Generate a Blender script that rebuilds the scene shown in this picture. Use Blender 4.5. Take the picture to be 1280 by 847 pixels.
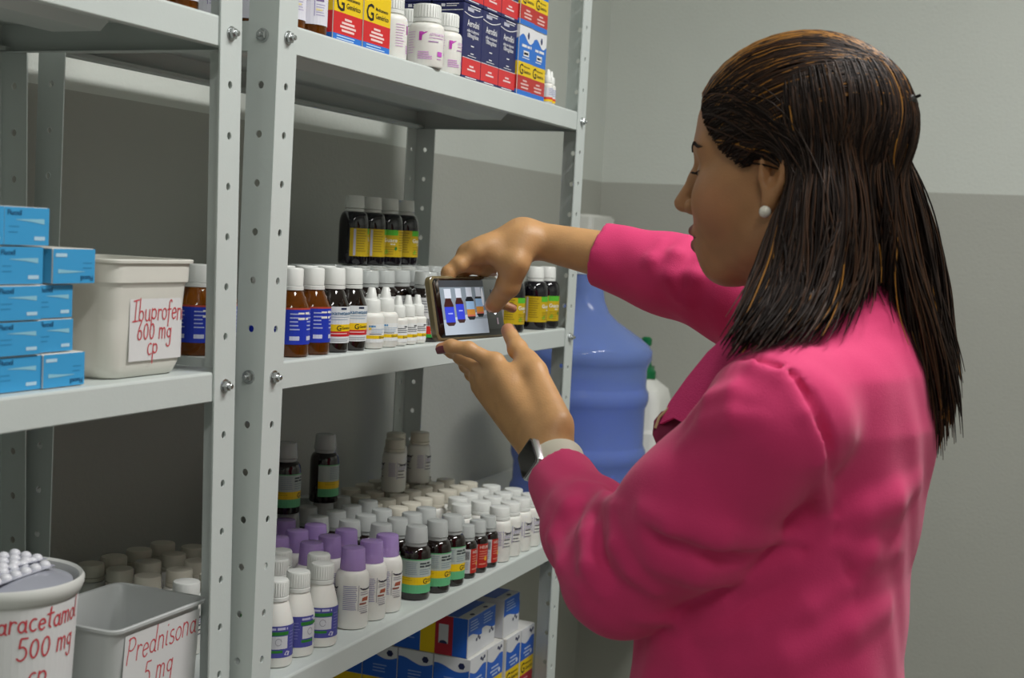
import bpy, math, random
import numpy as np
from mathutils import Matrix, Vector
random.seed(7)
scene = bpy.context.scene
for o in list(bpy.data.objects): bpy.data.objects.remove(o)
COL = scene.collection

# ------------------------------------------------------------------ camera
F_PX = 1711.845
CAM = Vector((-1.202, -0.7742, 1.4265))
YAW, PIT, ROL = 0.3949, -0.0733, 0.0498
fw = Vector((math.cos(YAW)*math.cos(PIT), math.sin(YAW)*math.cos(PIT), math.sin(PIT)))
rt = Vector((math.sin(YAW), -math.cos(YAW), 0)); up = rt.cross(fw)
r2 = rt*math.cos(ROL) + up*math.sin(ROL); u2 = -rt*math.sin(ROL) + up*math.cos(ROL)
cd = bpy.data.cameras.new('camera'); cam = bpy.data.objects.new('camera', cd); COL.objects.link(cam)
cam.matrix_world = Matrix(((r2.x, u2.x, -fw.x, CAM.x), (r2.y, u2.y, -fw.y, CAM.y), (r2.z, u2.z, -fw.z, CAM.z), (0, 0, 0, 1)))
cd.sensor_width = 36; cd.lens = F_PX/1280*36; cd.clip_start = 0.05
cd.dof.use_dof = True; cd.dof.focus_distance = 1.62; cd.dof.aperture_fstop = 8.5
scene.camera = cam
# ------------------------------------------------------------------ world, lights, exposure
wd = bpy.data.worlds.new('world'); scene.world = wd; wd.use_nodes = True
wd.node_tree.nodes['Background'].inputs[0].default_value = (0.8, 0.85, 0.9, 1)
wd.node_tree.nodes['Background'].inputs[1].default_value = 0.05
def area(name, loc, sx, sy, power, color=(1, .97, .9)):
    l = bpy.data.lights.new(name, 'AREA'); l.shape = 'RECTANGLE'; l.size = sx; l.size_y = sy; l.energy = power; l.color = color
    o = bpy.data.objects.new(name, l); COL.objects.link(o); o.location = loc; return o
LAMPS = [((0.30, -0.98, 2.66), 1.1, 0.22, 31), ((-1.9, -1.2, 2.66), 1.1, 0.22, 16)]
for i, (p, sx, sy, e) in enumerate(LAMPS):
    area('ceiling_lamp_glow', p, sx, sy, e, (1.0, 0.995, 0.975))
vs = scene.view_settings
vs.view_transform = 'Standard'; vs.look = 'None'; vs.gamma = 1.0; vs.use_curve_mapping = False
vs.exposure = 0.0

# ------------------------------------------------------------------ helpers
def lin(c):
    return tuple((v/12.92 if v <= .04045 else ((v+.055)/1.055)**2.4) for v in c)
def hexc(h):
    h = h.lstrip('#'); return lin(tuple(int(h[i:i+2], 16)/255 for i in (0, 2, 4)))
MATS = {}
def mat(name, col, rough=.5, metal=0, noise=0, nscale=40, bump=0, bscale=200, trans=0, ior=1.45, spec=.5, coat=0, sheen=0, alpha=1, emit=0, sss=0, stretch=None):
    if name in MATS: return MATS[name]
    m = bpy.data.materials.new(name); m.use_nodes = True; MATS[name] = m
    nt = m.node_tree; b = nt.nodes['Principled BSDF']
    c = hexc(col) if isinstance(col, str) else col
    b.inputs['Base Color'].default_value = (*c, 1)
    b.inputs['Roughness'].default_value = rough; b.inputs['Metallic'].default_value = metal
    b.inputs['IOR'].default_value = ior; b.inputs['Specular IOR Level'].default_value = spec
    b.inputs['Transmission Weight'].default_value = trans; b.inputs['Coat Weight'].default_value = coat
    b.inputs['Sheen Weight'].default_value = sheen; b.inputs['Alpha'].default_value = alpha
    if sss:
        b.inputs['Subsurface Weight'].default_value = sss; b.inputs['Subsurface Radius'].default_value = (.012, .005, .003)
    if emit:
        b.inputs['Emission Color'].default_value = (*c, 1); b.inputs['Emission Strength'].default_value = emit
    if noise or bump:
        tc = nt.nodes.new('ShaderNodeTexCoord'); src = tc.outputs['Object']
        if stretch:
            mp = nt.nodes.new('ShaderNodeMapping'); mp.inputs['Scale'].default_value = stretch
            nt.links.new(src, mp.inputs['Vector']); src = mp.outputs['Vector']
        if noise:
            n = nt.nodes.new('ShaderNodeTexNoise'); n.inputs['Scale'].default_value = nscale; n.inputs['Detail'].default_value = 5
            nt.links.new(src, n.inputs['Vector'])
            mx = nt.nodes.new('ShaderNodeMix'); mx.data_type = 'RGBA'
            mx.inputs[6].default_value = (*[v*(1-noise) for v in c], 1); mx.inputs[7].default_value = (*[min(1, v*(1+noise)) for v in c], 1)
            nt.links.new(n.outputs['Fac'], mx.inputs[0]); nt.links.new(mx.outputs[2], b.inputs['Base Color'])
        if bump:
            n2 = nt.nodes.new('ShaderNodeTexNoise'); n2.inputs['Scale'].default_value = bscale; n2.inputs['Detail'].default_value = 3
            nt.links.new(src, n2.inputs['Vector'])
            bp = nt.nodes.new('ShaderNodeBump'); bp.inputs['Strength'].default_value = bump; bp.inputs['Distance'].default_value = .002
            nt.links.new(n2.outputs['Fac'], bp.inputs['Height']); nt.links.new(bp.outputs['Normal'], b.inputs['Normal'])
    return m
def ink(h, rough=.45):
    return mat('print_'+h.lstrip('#'), h, rough)

class MB:
    def __init__(s): s.v = []; s.f = []; s.m = []; s.mats = []
    def mi(s, m):
        if m not in s.mats: s.mats.append(m)
        return s.mats.index(m)
    def add(s, vs, fs, m):
        b = len(s.v); k = s.mi(m); s.v += [tuple(v) for v in vs]
        for f in fs: s.f.append(tuple(i+b for i in f)); s.m.append(k)
    def box(s, x0, x1, y0, y1, z0, z1, m):
        s.add([(x, y, z) for z in (z0, z1) for y in (y0, y1) for x in (x0, x1)],
              [(0, 2, 3, 1), (4, 5, 7, 6), (0, 1, 5, 4), (2, 6, 7, 3), (0, 4, 6, 2), (1, 3, 7, 5)], m)
    def bbox(s, x0, x1, y0, y1, z0, z1, c, m):
        # box with chamfered vertical and horizontal edges
        P = []
        for z, k in ((z0, c), (z0+c, 0), (z1-c, 0), (z1, c)):
            X0, X1, Y0, Y1 = x0+k, x1-k, y0+k, y1-k
            P += [(X0+c, Y0, z), (X1-c, Y0, z), (X1, Y0+c, z), (X1, Y1-c, z), (X1-c, Y1, z), (X0+c, Y1, z), (X0, Y1-c, z), (X0, Y0+c, z)]
        fs = [tuple(range(7, -1, -1)), tuple(range(24, 32))]
        for a in range(3):
            for i in range(8):
                j = (i+1) % 8; fs.append((a*8+i, a*8+j, a*8+8+j, a*8+8+i))
        s.add(P, fs, m)
    def lathe(s, prof, m, n=28, c=(0, 0), cap=True, sx=1, sy=1):
        P = []; fs = []
        for r, z in prof:
            for i in range(n):
                a = 2*math.pi*i/n; P.append((c[0]+sx*r*math.cos(a), c[1]+sy*r*math.sin(a), z))
        for k in range(len(prof)-1):
            for i in range(n):
                j = (i+1) % n; fs.append((k*n+i, k*n+j, k*n+n+j, k*n+n+i))
        if cap:
            fs.append(tuple(range(n-1, -1, -1))); q = (len(prof)-1)*n; fs.append(tuple(range(q, q+n)))
        s.add(P, fs, m)
    def tube(s, pts, rad, m, n=8, cap=True):
        pts = [Vector(p) for p in pts]; P = []; fs = []
        rads = rad if isinstance(rad, (list, tuple)) else [rad]*len(pts)
        ref = Vector((0, 0, 1))
        for k, p in enumerate(pts):
            t = (pts[min(k+1, len(pts)-1)]-pts[max(k-1, 0)]).normalized()
            if abs(t.dot(ref)) > .95: ref = Vector((1, 0, 0)) if abs(t.x) < .9 else Vector((0, 1, 0))
            a = t.cross(ref).normalized(); b = a.cross(t); ref = b
            for i in range(n):
                q = 2*math.pi*i/n; P.append(p+(a*math.cos(q)+b*math.sin(q))*rads[k])
        for k in range(len(pts)-1):
            for i in range(n):
                j = (i+1) % n; fs.append((k*n+i, k*n+n+i, k*n+n+j, k*n+j))
        if cap:
            fs.append(tuple(range(n))); q = (len(pts)-1)*n; fs.append(tuple(range(q+n-1, q-1, -1)))
        s.add(P, fs, m)
    def mesh(s, name, smooth=.6):
        me = bpy.data.meshes.new(name); me.from_pydata(s.v, [], s.f)
        for m in s.mats: me.materials.append(m)
        me.polygons.foreach_set('material_index', s.m)
        if smooth is not None:
            me.shade_smooth(); me.set_sharp_from_angle(angle=smooth)
        me.update(); return me
    def obj(s, name, parent=None, smooth=.6):
        return link(name, s.mesh(name, smooth), parent)
def link(name, data, parent=None, loc=None, rz=0):
    o = bpy.data.objects.new(name, data); COL.objects.link(o)
    if parent: o.parent = parent
    if loc is not None: o.location = loc
    if rz: o.rotation_euler = (0, 0, rz)
    return o
def tag(o, label=None, cat=None, group=None, kind=None):
    if label: o['label'] = label
    if cat: o['category'] = cat
    if group: o['group'] = group
    if kind: o['kind'] = kind
    return o
def thing(name, label, cat, loc=(0, 0, 0), rz=0, group=None):
    return tag(link(name, None, None, loc, rz), label, cat, group)

# ---- printed matter: flat or wrapped round a cylinder, always on top of real geometry
TXT = {}
def text2d(body, size):
    key = (body, size)
    if key in TXT: return TXT[key]
    cu = bpy.data.curves.new('t', 'FONT'); cu.body = body; cu.size = size; cu.resolution_u = 2; cu.fill_mode = 'FRONT'; cu.offset = size*.012
    ob = bpy.data.objects.new('t', cu); COL.objects.link(ob)
    dg = bpy.context.evaluated_depsgraph_get(); ev = ob.evaluated_get(dg); me = ev.to_mesh()
    vs_ = [(v.co.x, v.co.y) for v in me.vertices]; fs = [tuple(p.vertices) for p in me.polygons]
    ev.to_mesh_clear(); bpy.data.objects.remove(ob); bpy.data.curves.remove(cu)
    TXT[key] = (vs_, fs); return TXT[key]
class Print:
    """mapfn(u, v, lift) -> point"""
    def __init__(s, mapfn, du=1e9): s.mp = mapfn; s.du = du; s.mb = MB(); s.k = 0
    def rect(s, u0, u1, v0, v1, m, lift=.0003):
        n = max(1, int(math.ceil((u1-u0)/s.du)))
        P = []; fs = []
        for i in range(n+1):
            u = u0+(u1-u0)*i/n; P += [s.mp(u, v0, lift), s.mp(u, v1, lift)]
        for i in range(n): fs.append((2*i, 2*i+2, 2*i+3, 2*i+1))
        s.mb.add(P, fs, m)
    def poly(s, pts, m, lift=.0004):
        s.mb.add([s.mp(u, v, lift) for u, v in pts], [tuple(range(len(pts)))], m)
    def band(s, lower, upper, m, lift=.0004):
        # two polylines over the same u samples
        P = []; fs = []
        for (u, a), (_, b) in zip(lower, upper): P += [s.mp(u, a, lift), s.mp(u, b, lift)]
        for i in range(len(lower)-1): fs.append((2*i, 2*i+2, 2*i+3, 2*i+1))
        s.mb.add(P, fs, m)
    def text(s, body, u, v, size, m, lift=.0006, align='l', wide=1.0, flip=False):
        vs_, fs = text2d(body, size)
        if not vs_: return
        w = max(x for x, _ in vs_)*wide
        off = {'l': 0, 'c': -w/2, 'r': -w}[align]
        if flip: P = [s.mp(u-(x*wide+off), v-y, lift) for x, y in vs_]
        else: P = [s.mp(u+x*wide+off, v+y, lift) for x, y in vs_]
        s.mb.add(P, fs, m)
    def lines(s, u0, u1, v_top, n, pitch, h, m, lift=.0005, rag=.3):
        for i in range(n):
            s.rect(u0, u1-(u1-u0)*rag*random.random(), v_top-i*pitch-h, v_top-i*pitch, m, lift)
    def words(s, u0, u1, v, h, m, lift=.0006):
        u = u0       # print too small to read: word-shaped marks
        while u < u1-h*.4:
            w_ = min(random.uniform(1.2, 3.6)*h, u1-u); s.rect(u, u+w_, v, v+h*random.uniform(.62, .8), m, lift); u += w_+h*.45
    def stroke(s, pts, width, m, lift=.0007):
        hw = width/2; lift += 4e-6*s.k; s.k = (s.k+1) % 90
        for (a, b), (c, d) in zip(pts[:-1], pts[1:]):
            L = math.hypot(c-a, d-b)
            if L < 1e-9: continue
            nx, ny = -(d-b)/L*hw, (c-a)/L*hw
            lift += 1.5e-6
            s.mb.add([s.mp(a+nx, b+ny, lift), s.mp(a-nx, b-ny, lift), s.mp(c-nx, d-ny, lift), s.mp(c+nx, d+ny, lift)], [(0, 1, 2, 3)], m)
        for a, b in pts:
            lift += 1.5e-6
            s.mb.add([s.mp(a+hw*math.cos(k*math.pi/3), b+hw*math.sin(k*math.pi/3), lift) for k in range(6)], [tuple(range(6))], m)
    def obj(s, name, parent): return s.mb.obj(name, parent, None)
    def mesh(s, name): return s.mb.mesh(name, None)
def cyl(R):
    return lambda u, v, l: ((R+l)*math.sin(u/R), -(R+l)*math.cos(u/R), v)
def front(x0, y0, z0=0):   # face looking to -y
    return lambda u, v, l: (x0+u, y0-l, z0+v)
def side(x0, y1, z0=0):    # face looking to -x; u runs from the wall towards the aisle
    return lambda u, v, l: (x0-l, y1-u, z0+v)
def topf(x0, y0, z1):
    return lambda u, v, l: (x0+u, y0+v, z1+l)

# handwriting strokes on a unit x-height grid: glyph -> (advance, [polylines])
def arc(cx, cy, rx, ry, a0, a1, n=9):
    return [(cx+rx*math.cos(math.radians(a0+(a1-a0)*i/(n-1))), cy+ry*math.sin(math.radians(a0+(a1-a0)*i/(n-1)))) for i in range(n)]
HW = {
 'I': (.75, [[(.35, 1.9), (.32, 0)], [(.0, 1.85), (.7, 1.95)], [(-.02, .0), (.68, .05)]]),
 'b': (.8, [[(.1, 1.9), (.08, 0)], arc(.36, .42, .3, .42, 150, -150)]),
 'u': (.85, [[(.08, 1), (.08, .4)] + arc(.35, .35, .27, .35, 180, 360) + [(.62, 1)], [(.62, 1), (.66, .0), (.76, .05)]]),
 'p': (.8, [[(.08, 1), (.04, -.8)], arc(.36, .55, .3, .42, 150, -140)]),
 'r': (.6, [[(.1, 1), (.1, 0)], [(.1, .6)] + arc(.36, .65, .22, .3, 160, 40)]),
 'o': (.75, [arc(.35, .48, .3, .48, 90, 450, 14)]),
 'f': (.6, [arc(.38, 1.5, .18, .35, 30, 180) + [(.2, .3), (.16, -.6)], [(.0, .95), (.5, 1.0)]]),
 'e': (.72, [[(.08, .5), (.62, .58)] + arc(.35, .5, .28, .48, 12, 320, 12)]),
 'n': (.8, [[(.08, 1), (.08, 0)], [(.08, .5)] + arc(.34, .6, .26, .38, 170, 0) + [(.62, 0)]]),
 'm': (1.1, [[(.08, 1), (.08, 0)], [(.08, .55)] + arc(.29, .62, .2, .36, 170, 0) + [(.5, 0)], [(.5, .55)] + arc(.7, .62, .2, .36, 170, 0) + [(.92, 0)]]),
 'g': (.85, [arc(.36, .55, .28, .42, 60, 420, 14), [(.64, 1), (.62, -.4)] + arc(.34, -.45, .28, .35, 0, -170)]),
 'c': (.7, [arc(.38, .5, .3, .5, 60, 310, 11)]),
 'a': (.8, [arc(.34, .46, .27, .44, 40, 400, 13), [(.62, .95), (.62, .1), (.74, .0)]]),
 't': (.6, [[(.28, 1.7), (.24, .2), (.42, .0)], [(.0, 1.15), (.58, 1.2)]]),
 'l': (.4, [[(.15, 1.9), (.12, .15), (.3, .0)]]),
 'd': (.85, [arc(.34, .46, .28, .44, 40, 400, 13), [(.66, 1.85), (.62, .05), (.76, .0)]]),
 'i': (.4, [[(.12, 1), (.12, .05), (.26, 0)], [(.14, 1.4), (.17, 1.45)]]),
 's': (.65, [arc(.32, .74, .22, .24, 60, 250, 8) + arc(.32, .25, .24, .25, 80, -150, 8)]),
 'P': (.9, [[(.12, 1.8), (.05, 0)], [(.0, 1.7)] + arc(.38, 1.35, .38, .45, 120, -120, 10)]),
 '5': (.85, [[(.66, 1.7), (.2, 1.7), (.14, 1.0)] + arc(.32, .55, .36, .52, 110, -140, 10)]),
 '6': (.85, [[(.5, 1.75), (.2, 1.1), (.08, .5)] + arc(.36, .45, .29, .45, 170, -180, 12)]),
 '0': (.85, [arc(.36, .75, .3, .72, 90, 450, 14)]),
 ' ': (.5, []), 'C': (.85, [arc(.42, .8, .36, .8, 60, 300, 11)]),
}
def handwrite(pr, s, u, v, xh, m, width, slant=.08, wob=.05, rise=0):
    x = u
    for ch in s:
        adv, st = HW[ch]; k = xh*(1+random.uniform(-wob, wob)); dy = random.uniform(-wob, wob)*xh
        for pl in st:
            pr.stroke([(x+(a+slant*b)*k, v+dy+b*k+(x-u)*rise) for a, b in pl], width, m)
        x += adv*k*1.06
    return x

# ------------------------------------------------------------------ room
ZTOP, ZMID, ZLOW, ZBOT = 1.635, 1.285, 0.935, 0.585
WB, WR, WF, WL, CEIL = 0.36, 2.05, -2.3, -3.2, 2.75
STRIPE = 1.577
def wall_paint():
    m = bpy.data.materials.new('two_tone_wall_paint'); m.use_nodes = True
    nt = m.node_tree; b = nt.nodes['Principled BSDF']; b.inputs['Roughness'].default_value = .55
    g = nt.nodes.new('ShaderNodeNewGeometry'); sx = nt.nodes.new('ShaderNodeSeparateXYZ'); nt.links.new(g.outputs['Position'], sx.inputs[0])
    n = nt.nodes.new('ShaderNodeTexNoise'); n.inputs['Scale'].default_value = 3; n.inputs['Detail'].default_value = 6; nt.links.new(g.outputs['Position'], n.inputs['Vector'])
    ad = nt.nodes.new('ShaderNodeMath'); ad.operation = 'MULTIPLY_ADD'; ad.inputs[1].default_value = .004; nt.links.new(n.outputs['Fac'], ad.inputs[0]); nt.links.new(sx.outputs['Z'], ad.inputs[2])
    gt = nt.nodes.new('ShaderNodeMath'); gt.operation = 'GREATER_THAN'; gt.inputs[1].default_value = STRIPE+.002; nt.links.new(ad.outputs[0], gt.inputs[0])
    mx = nt.nodes.new('ShaderNodeMix'); mx.data_type = 'RGBA'
    mx.inputs[6].default_value = (*hexc('#b1b2aa'), 1); mx.inputs[7].default_value = (*hexc('#d3d7d0'), 1)
    nt.links.new(gt.outputs[0], mx.inputs[0])
    mr = nt.nodes.new('ShaderNodeMapRange'); mr.inputs[3].default_value = .93; mr.inputs[4].default_value = 1.05; nt.links.new(n.outputs['Fac'], mr.inputs[0])
    m2 = nt.nodes.new('ShaderNodeMix'); m2.data_type = 'RGBA'; m2.blend_type = 'MULTIPLY'; m2.inputs[0].default_value = 1
    nt.links.new(mx.outputs[2], m2.inputs[6]); nt.links.new(mr.outputs[0], m2.inputs[7]); nt.links.new(m2.outputs[2], b.inputs['Base Color'])
    n2 = nt.nodes.new('ShaderNodeTexNoise'); n2.inputs['Scale'].default_value = 160; n2.inputs['Detail'].default_value = 4; nt.links.new(g.outputs['Position'], n2.inputs['Vector'])
    bp = nt.nodes.new('ShaderNodeBump'); bp.inputs['Strength'].default_value = .35; bp.inputs['Distance'].default_value = .002
    nt.links.new(n2.outputs['Fac'], bp.inputs['Height']); nt.links.new(bp.outputs['Normal'], b.inputs['Normal'])
    return m
WALL = wall_paint()
CEILM = mat('ceiling_paint', '#dcdcd6', .8, noise=.03, nscale=4)
FLOORM = mat('floor_tile', '#9a9a94', .35, noise=.06, nscale=9)
T = .08
def struct(name, bx, m):
    b = MB(); b.box(*bx, m); o = b.obj(name, None, None); o['kind'] = 'structure'; return o
struct('floor', (WL-T, WR+T, WF-T, WB+T, -T, 0), FLOORM)
struct('ceiling', (WL-T, WR+T, WF-T, WB+T, CEIL, CEIL+T), CEILM)
struct('wall_back', (WL, WR, WB, WB+T, 0, CEIL), WALL)
struct('wall_right', (WR, WR+T, WF, WB+T, 0, CEIL), WALL)
struct('wall_front', (WL, WR, WF-T, WF, 0, CEIL), WALL)
struct('wall_left', (WL-T, WL, WF-T, WB+T, 0, CEIL), WALL)
WHITEP = mat('white_plastic', '#e4e4de', .4)
for i, (p, sx, sy, e) in enumerate(LAMPS):
    t = thing('ceiling_light', ['white ceiling light fixture above the woman', 'white ceiling light fixture above the left shelving unit'][i], 'ceiling light', (p[0], p[1], CEIL), 0, 'ceiling light fixtures')
    b = MB(); b.box(-sx/2-.04, sx/2+.04, -sy/2-.04, sy/2+.04, -.03, 0, WHITEP)
    b.box(-sx/2-.04, -sx/2-.02, -sy/2-.04, sy/2+.04, -.075, -.03, WHITEP); b.box(sx/2+.02, sx/2+.04, -sy/2-.04, sy/2+.04, -.075, -.03, WHITEP)
    b.box(-sx/2-.02, sx/2+.02, -sy/2-.04, -sy/2-.03, -.075, -.03, WHITEP); b.box(-sx/2-.02, sx/2+.02, sy/2+.03, sy/2+.04, -.075, -.03, WHITEP)
    b.obj('housing', t)
    for k in (-1, 1):
        b = MB(); b.tube([(-sx/2, k*sy/4, -.055), (sx/2, k*sy/4, -.055)], .013, mat('tube_glass', '#f4f6ef', .3, emit=3), 10); b.obj('tube', t)

# ------------------------------------------------------------------ shelving
STEEL = mat('grey_painted_steel', '#c9d0cd', .42, noise=.035, nscale=14, bump=.05, bscale=300)
ZINC = mat('zinc_plated_steel', '#b9bcbc', .28, metal=1)
W, D, FL, TH = .9215, .3077, .036, .0018
def post_mesh(sx, sy, shear, z0=0.02, zt=2.0):
    b = MB(); R = .0036; N = 12
    zb = 1.62; cells = int((zt-z0)/.05)
    k0 = math.floor((z0-zb)/.05+.5)
    def emit(P, fs):
        P = [(sx*x+shear*(max(z, .86)-zb), sy*y, z) for x, y, z in P]
        if sx*sy < 0: fs = [tuple(reversed(f)) for f in fs]
        b.add(P, fs, STEEL)
    for fl in (0, 1):
        mp = (lambda u, d, z: (u, d, z)) if fl == 0 else (lambda u, d, z: (d, u, z))
        for c in range(cells):
            zc = zb+(k0+c)*.05; uc = .0184
            ring = []
            for i in range(N):
                a = 2*math.pi*i/N; ca, sa = math.cos(a), math.sin(a)
                t = min((FL-uc if ca > 0 else uc)/max(abs(ca), 1e-6), .025/max(abs(sa), 1e-6))
                q = (ca*t, sa*t)
                ring.append(q)
            # snap nearest ring points to rectangle corners
            for (qx, qz) in ((FL-uc, .025), (-uc, .025), (-uc, -.025), (FL-uc, -.025)):
                j = min(range(N), key=lambda i: (ring[i][0]-qx)**2+(ring[i][1]-qz)**2); ring[j] = (qx, qz)
            P = []
            for d in (0, TH):
                P += [mp(uc+x, d, zc+z) for x, z in ring] + [mp(uc+R*math.cos(2*math.pi*i/N), d, zc+R*1.1*math.sin(2*math.pi*i/N)) for i in range(N)]
            fs = []
            for i in range(N):
                j = (i+1) % N
                A = (i, j, N+j, N+i); B = (2*N+j, 2*N+i, 3*N+i, 3*N+j); H = (N+i, N+j, 3*N+j, 3*N+i)
                for f in (A, B, H): fs.append(f if fl == 0 else tuple(reversed(f)))
            emit(P, fs)
        for c in range(cells):
            z_a = zb+(k0+c-.5)*.05; z_b = z_a+.05
            emit([mp(FL, 0, z_a), mp(FL, TH, z_a), mp(FL, TH, z_b), mp(FL, 0, z_b)], [(0, 1, 2, 3)])
    return b.mesh('post', .5)
BOLT = None
def bolt_mesh():
    b = MB(); n = 6
    b.lathe([(.0072, 0), (.0072, .001), (.0062, .0012)], ZINC, 16)
    b.lathe([(.0055, .001), (.0058, .0016), (.0058, .0042), (.0048, .0052)], ZINC, 6)
    b.lathe([(.0028, .005), (.0028, .0085), (.0022, .0092)], ZINC, 10)
    return b.mesh('bolt', .4)
BOLT = bolt_mesh()
def shelf_mesh(x0, x1, y0, y1):
    b = MB(); h, t = .030, .0012
    def sheet(pts_yz, xa, xb):
        # folded sheet along x
        P = []; fs = []
        for (y, z) in pts_yz: P += [(xa, y, z), (xb, y, z)]
        for i in range(len(pts_yz)-1): fs.append((2*i, 2*i+1, 2*i+3, 2*i+2))
        b.add(P, fs, STEEL)
    c = .0025
    sheet([(y0+.014, -h+.006), (y0+.014, -h+t), (y0+.001, -h), (y0, -h+.001), (y0, -c), (y0+c*.3, -c*.3), (y0+c, 0), (y1-c, 0), (y1-c*.3, -c*.3), (y1, -c), (y1, -h), (y1-.014, -h+t), (y1-.014, -h+.006)], x0, x1)
    for xa, s in ((x0, 1), (x1, -1)):
        P = [(xa, y0, -h), (xa, y1, -h), (xa, y1, 0), (xa, y0, 0), (xa+s*.012, y0+.002, -h), (xa+s*.012, y1-.002, -h)]
        fs = [(0, 3, 2, 1), (0, 1, 5, 4)]
        b.add(P, fs if s > 0 else [tuple(reversed(f)) for f in fs], STEEL)
    # stiffening channel under the shelf
    ym = (y0+y1)/2
    sheet([(ym-.045, -t), (ym-.045, -.004), (ym-.03, -.018), (ym+.03, -.018), (ym+.045, -.004), (ym+.045, -t)][::-1], x0+.06, x1-.06)
    return b.mesh('shelf', .4)
def unit(label, ox, oy, oz, shear_l, shear_r, levels):
    t = thing('shelving_unit', label, 'shelving unit', (ox, oy, 0), 0, 'grey steel shelving units')
    for (px, py, sx, sy, sh) in ((0, 0, 1, 1, shear_l), (W, 0, -1, 1, shear_r), (0, D, 1, -1, shear_l), (W, D, -1, -1, shear_r)):
        p = link('post', post_mesh(sx, sy, sh), t, (px, py, oz))
    for z in levels:
        sl, sr = shear_l*(max(z, .86)-1.635), shear_r*(max(z, .86)-1.635)
        link('shelf', shelf_mesh(TH+sl+.0004, W-TH+sr-.0004, TH+.0004, D-TH-.0004), t, (0, 0, z+oz))
        for (px, py, sx, sy, sh) in ((0, 0, 1, 1, sl), (W, 0, -1, 1, sr), (0, D, 1, -1, sl), (W, D, -1, -1, sr)):
            o = link('bolt', BOLT, t, (px+sx*.0184+sh, py-sy*.0002, z-.015+oz)); o.rotation_euler = (sy*math.pi/2, random.random()*.0, 0)
            if (ox < 0 and sx < 0) or (ox == 0 and sx > 0 and z < 1): continue
            o = link('bolt', BOLT, t, (px-sx*.0002+sh, py+sy*.0184, z-.015+oz)); o.rotation_euler = (0, -sx*math.pi/2, 0)
    return t
LV = [ZTOP+.35, ZTOP, ZMID, ZLOW, ZBOT, .235]
unit('right grey steel shelving unit, the one the woman faces', 0, 0, 0, .009, .009, LV[1:])
unit('left grey steel shelving unit with the handwritten plastic tubs', -.0343-W, .0204, -.0064, -.027, -.027, LV[1:])
LZ = -.0064; LY = .0204

# ------------------------------------------------------------------ bottles
def smoothprof(r, hb, rn, hs, htop, flat=.55, n=6):
    """base, straight wall to hb, rounded shoulder to neck rn at hs, neck to htop"""
    P = [(r-.0035, 0), (r-.001, .0008), (r, .0035), (r, hb)]
    for i in range(1, n+1):
        a = math.pi/2*i/n; P.append((rn+(r-rn)*math.cos(a)**(1-flat*.3), hb+(hs-hb)*math.sin(a)))
    P.append((rn, htop)); return P
def sloped(r, hb, rn, hs, htop):
    P = [(r-.0035, 0), (r-.001, .0008), (r, .0035), (r, hb-.003), (r-.0012, hb+.002)]
    P += [(rn+.0022, hs-.003), (rn, hs), (rn, htop)]; return P
def capmesh(r, h, m, z0, ring=True, flare=0, ribs=False, n=28):
    b = MB()
    if ring:
        b.lathe([(r*.96, 0), (r+.0006, .0004), (r+.0006, .0042), (r*.97, .0048)], m, n); lo = .0052
    else: lo = 0
    b.lathe([(r+flare, lo), (r+flare, lo+.001), (r, h-.0015), (r-.0008, h-.0003), (r-.002, h)], m, n)
    if ribs:
        for i in range(30):
            a = 2*math.pi*i/30; x, y = math.cos(a), math.sin(a)
            b.tube([(r*1.005*x, r*1.005*y, lo+.001), (r*1.0*x, r*1.0*y, h-.002)], .0005, m, 4)
    me = b.mesh('cap'); me.transform(Matrix.Translation((0, 0, z0))); return me
GLASS_A = mat('amber_glass', '#8f4e0a', .06, trans=.65, coat=.4, ior=1.3)
GLASS_D = mat('dark_glass', '#170b08', .07, coat=.6, spec=.6)
GLASS_V = mat('dark_violet_glass', '#100c14', .08, coat=.5, spec=.6)
HDPE = mat('white_bottle_plastic', '#e6e5df', .42, sss=.05)
CAPW = mat('white_cap_plastic', '#e2e4e0', .38)
CAPC = mat('frosted_cup_cap', '#d6dad8', .25, trans=.35, coat=.3, ior=1.2)
CAPM = mat('cream_cap_plastic', '#d4cfc0', .5)
CAPP = mat('lilac_cap_plastic', '#c4a6e4', .2, trans=.45, coat=.3, ior=1.15)
WHT, BLK, YEL, RED, GRN, BLU = ink('#e9e8e4'), ink('#1a1a1c'), ink('#eec70f'), ink('#c9202a'), ink('#3f9a4d'), ink('#2038b4')
GREYT = ink('#77777c'); LILT = ink('#7d6fae')
KIND = {}
def kind(name, **parts): KIND[name] = parts
def lab(R, fn, du=.004):
    pr = Print(cyl(R), du); fn(pr, R); return pr.mesh('label')
def k_amber(pr, R):
    a = 1.9*R
    pr.rect(-a, a, .014, .052, BLU); pr.rect(-a, a, .052, .054, ink('#b5473a'))
    for s in (-1, 0, 1):
        pr.lines(s*.021-.006, s*.021+.006, .048, 5, .0042, .0014, ink('#aab4e4'))
        pr.rect(s*.021-.006, s*.021+.005, .0185, .023, ink('#ccd0ea'), .0005)
    pr.words(.003, .019, .047, .0032, WHT); pr.words(.003, .017, .041, .0032, WHT)
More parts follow.
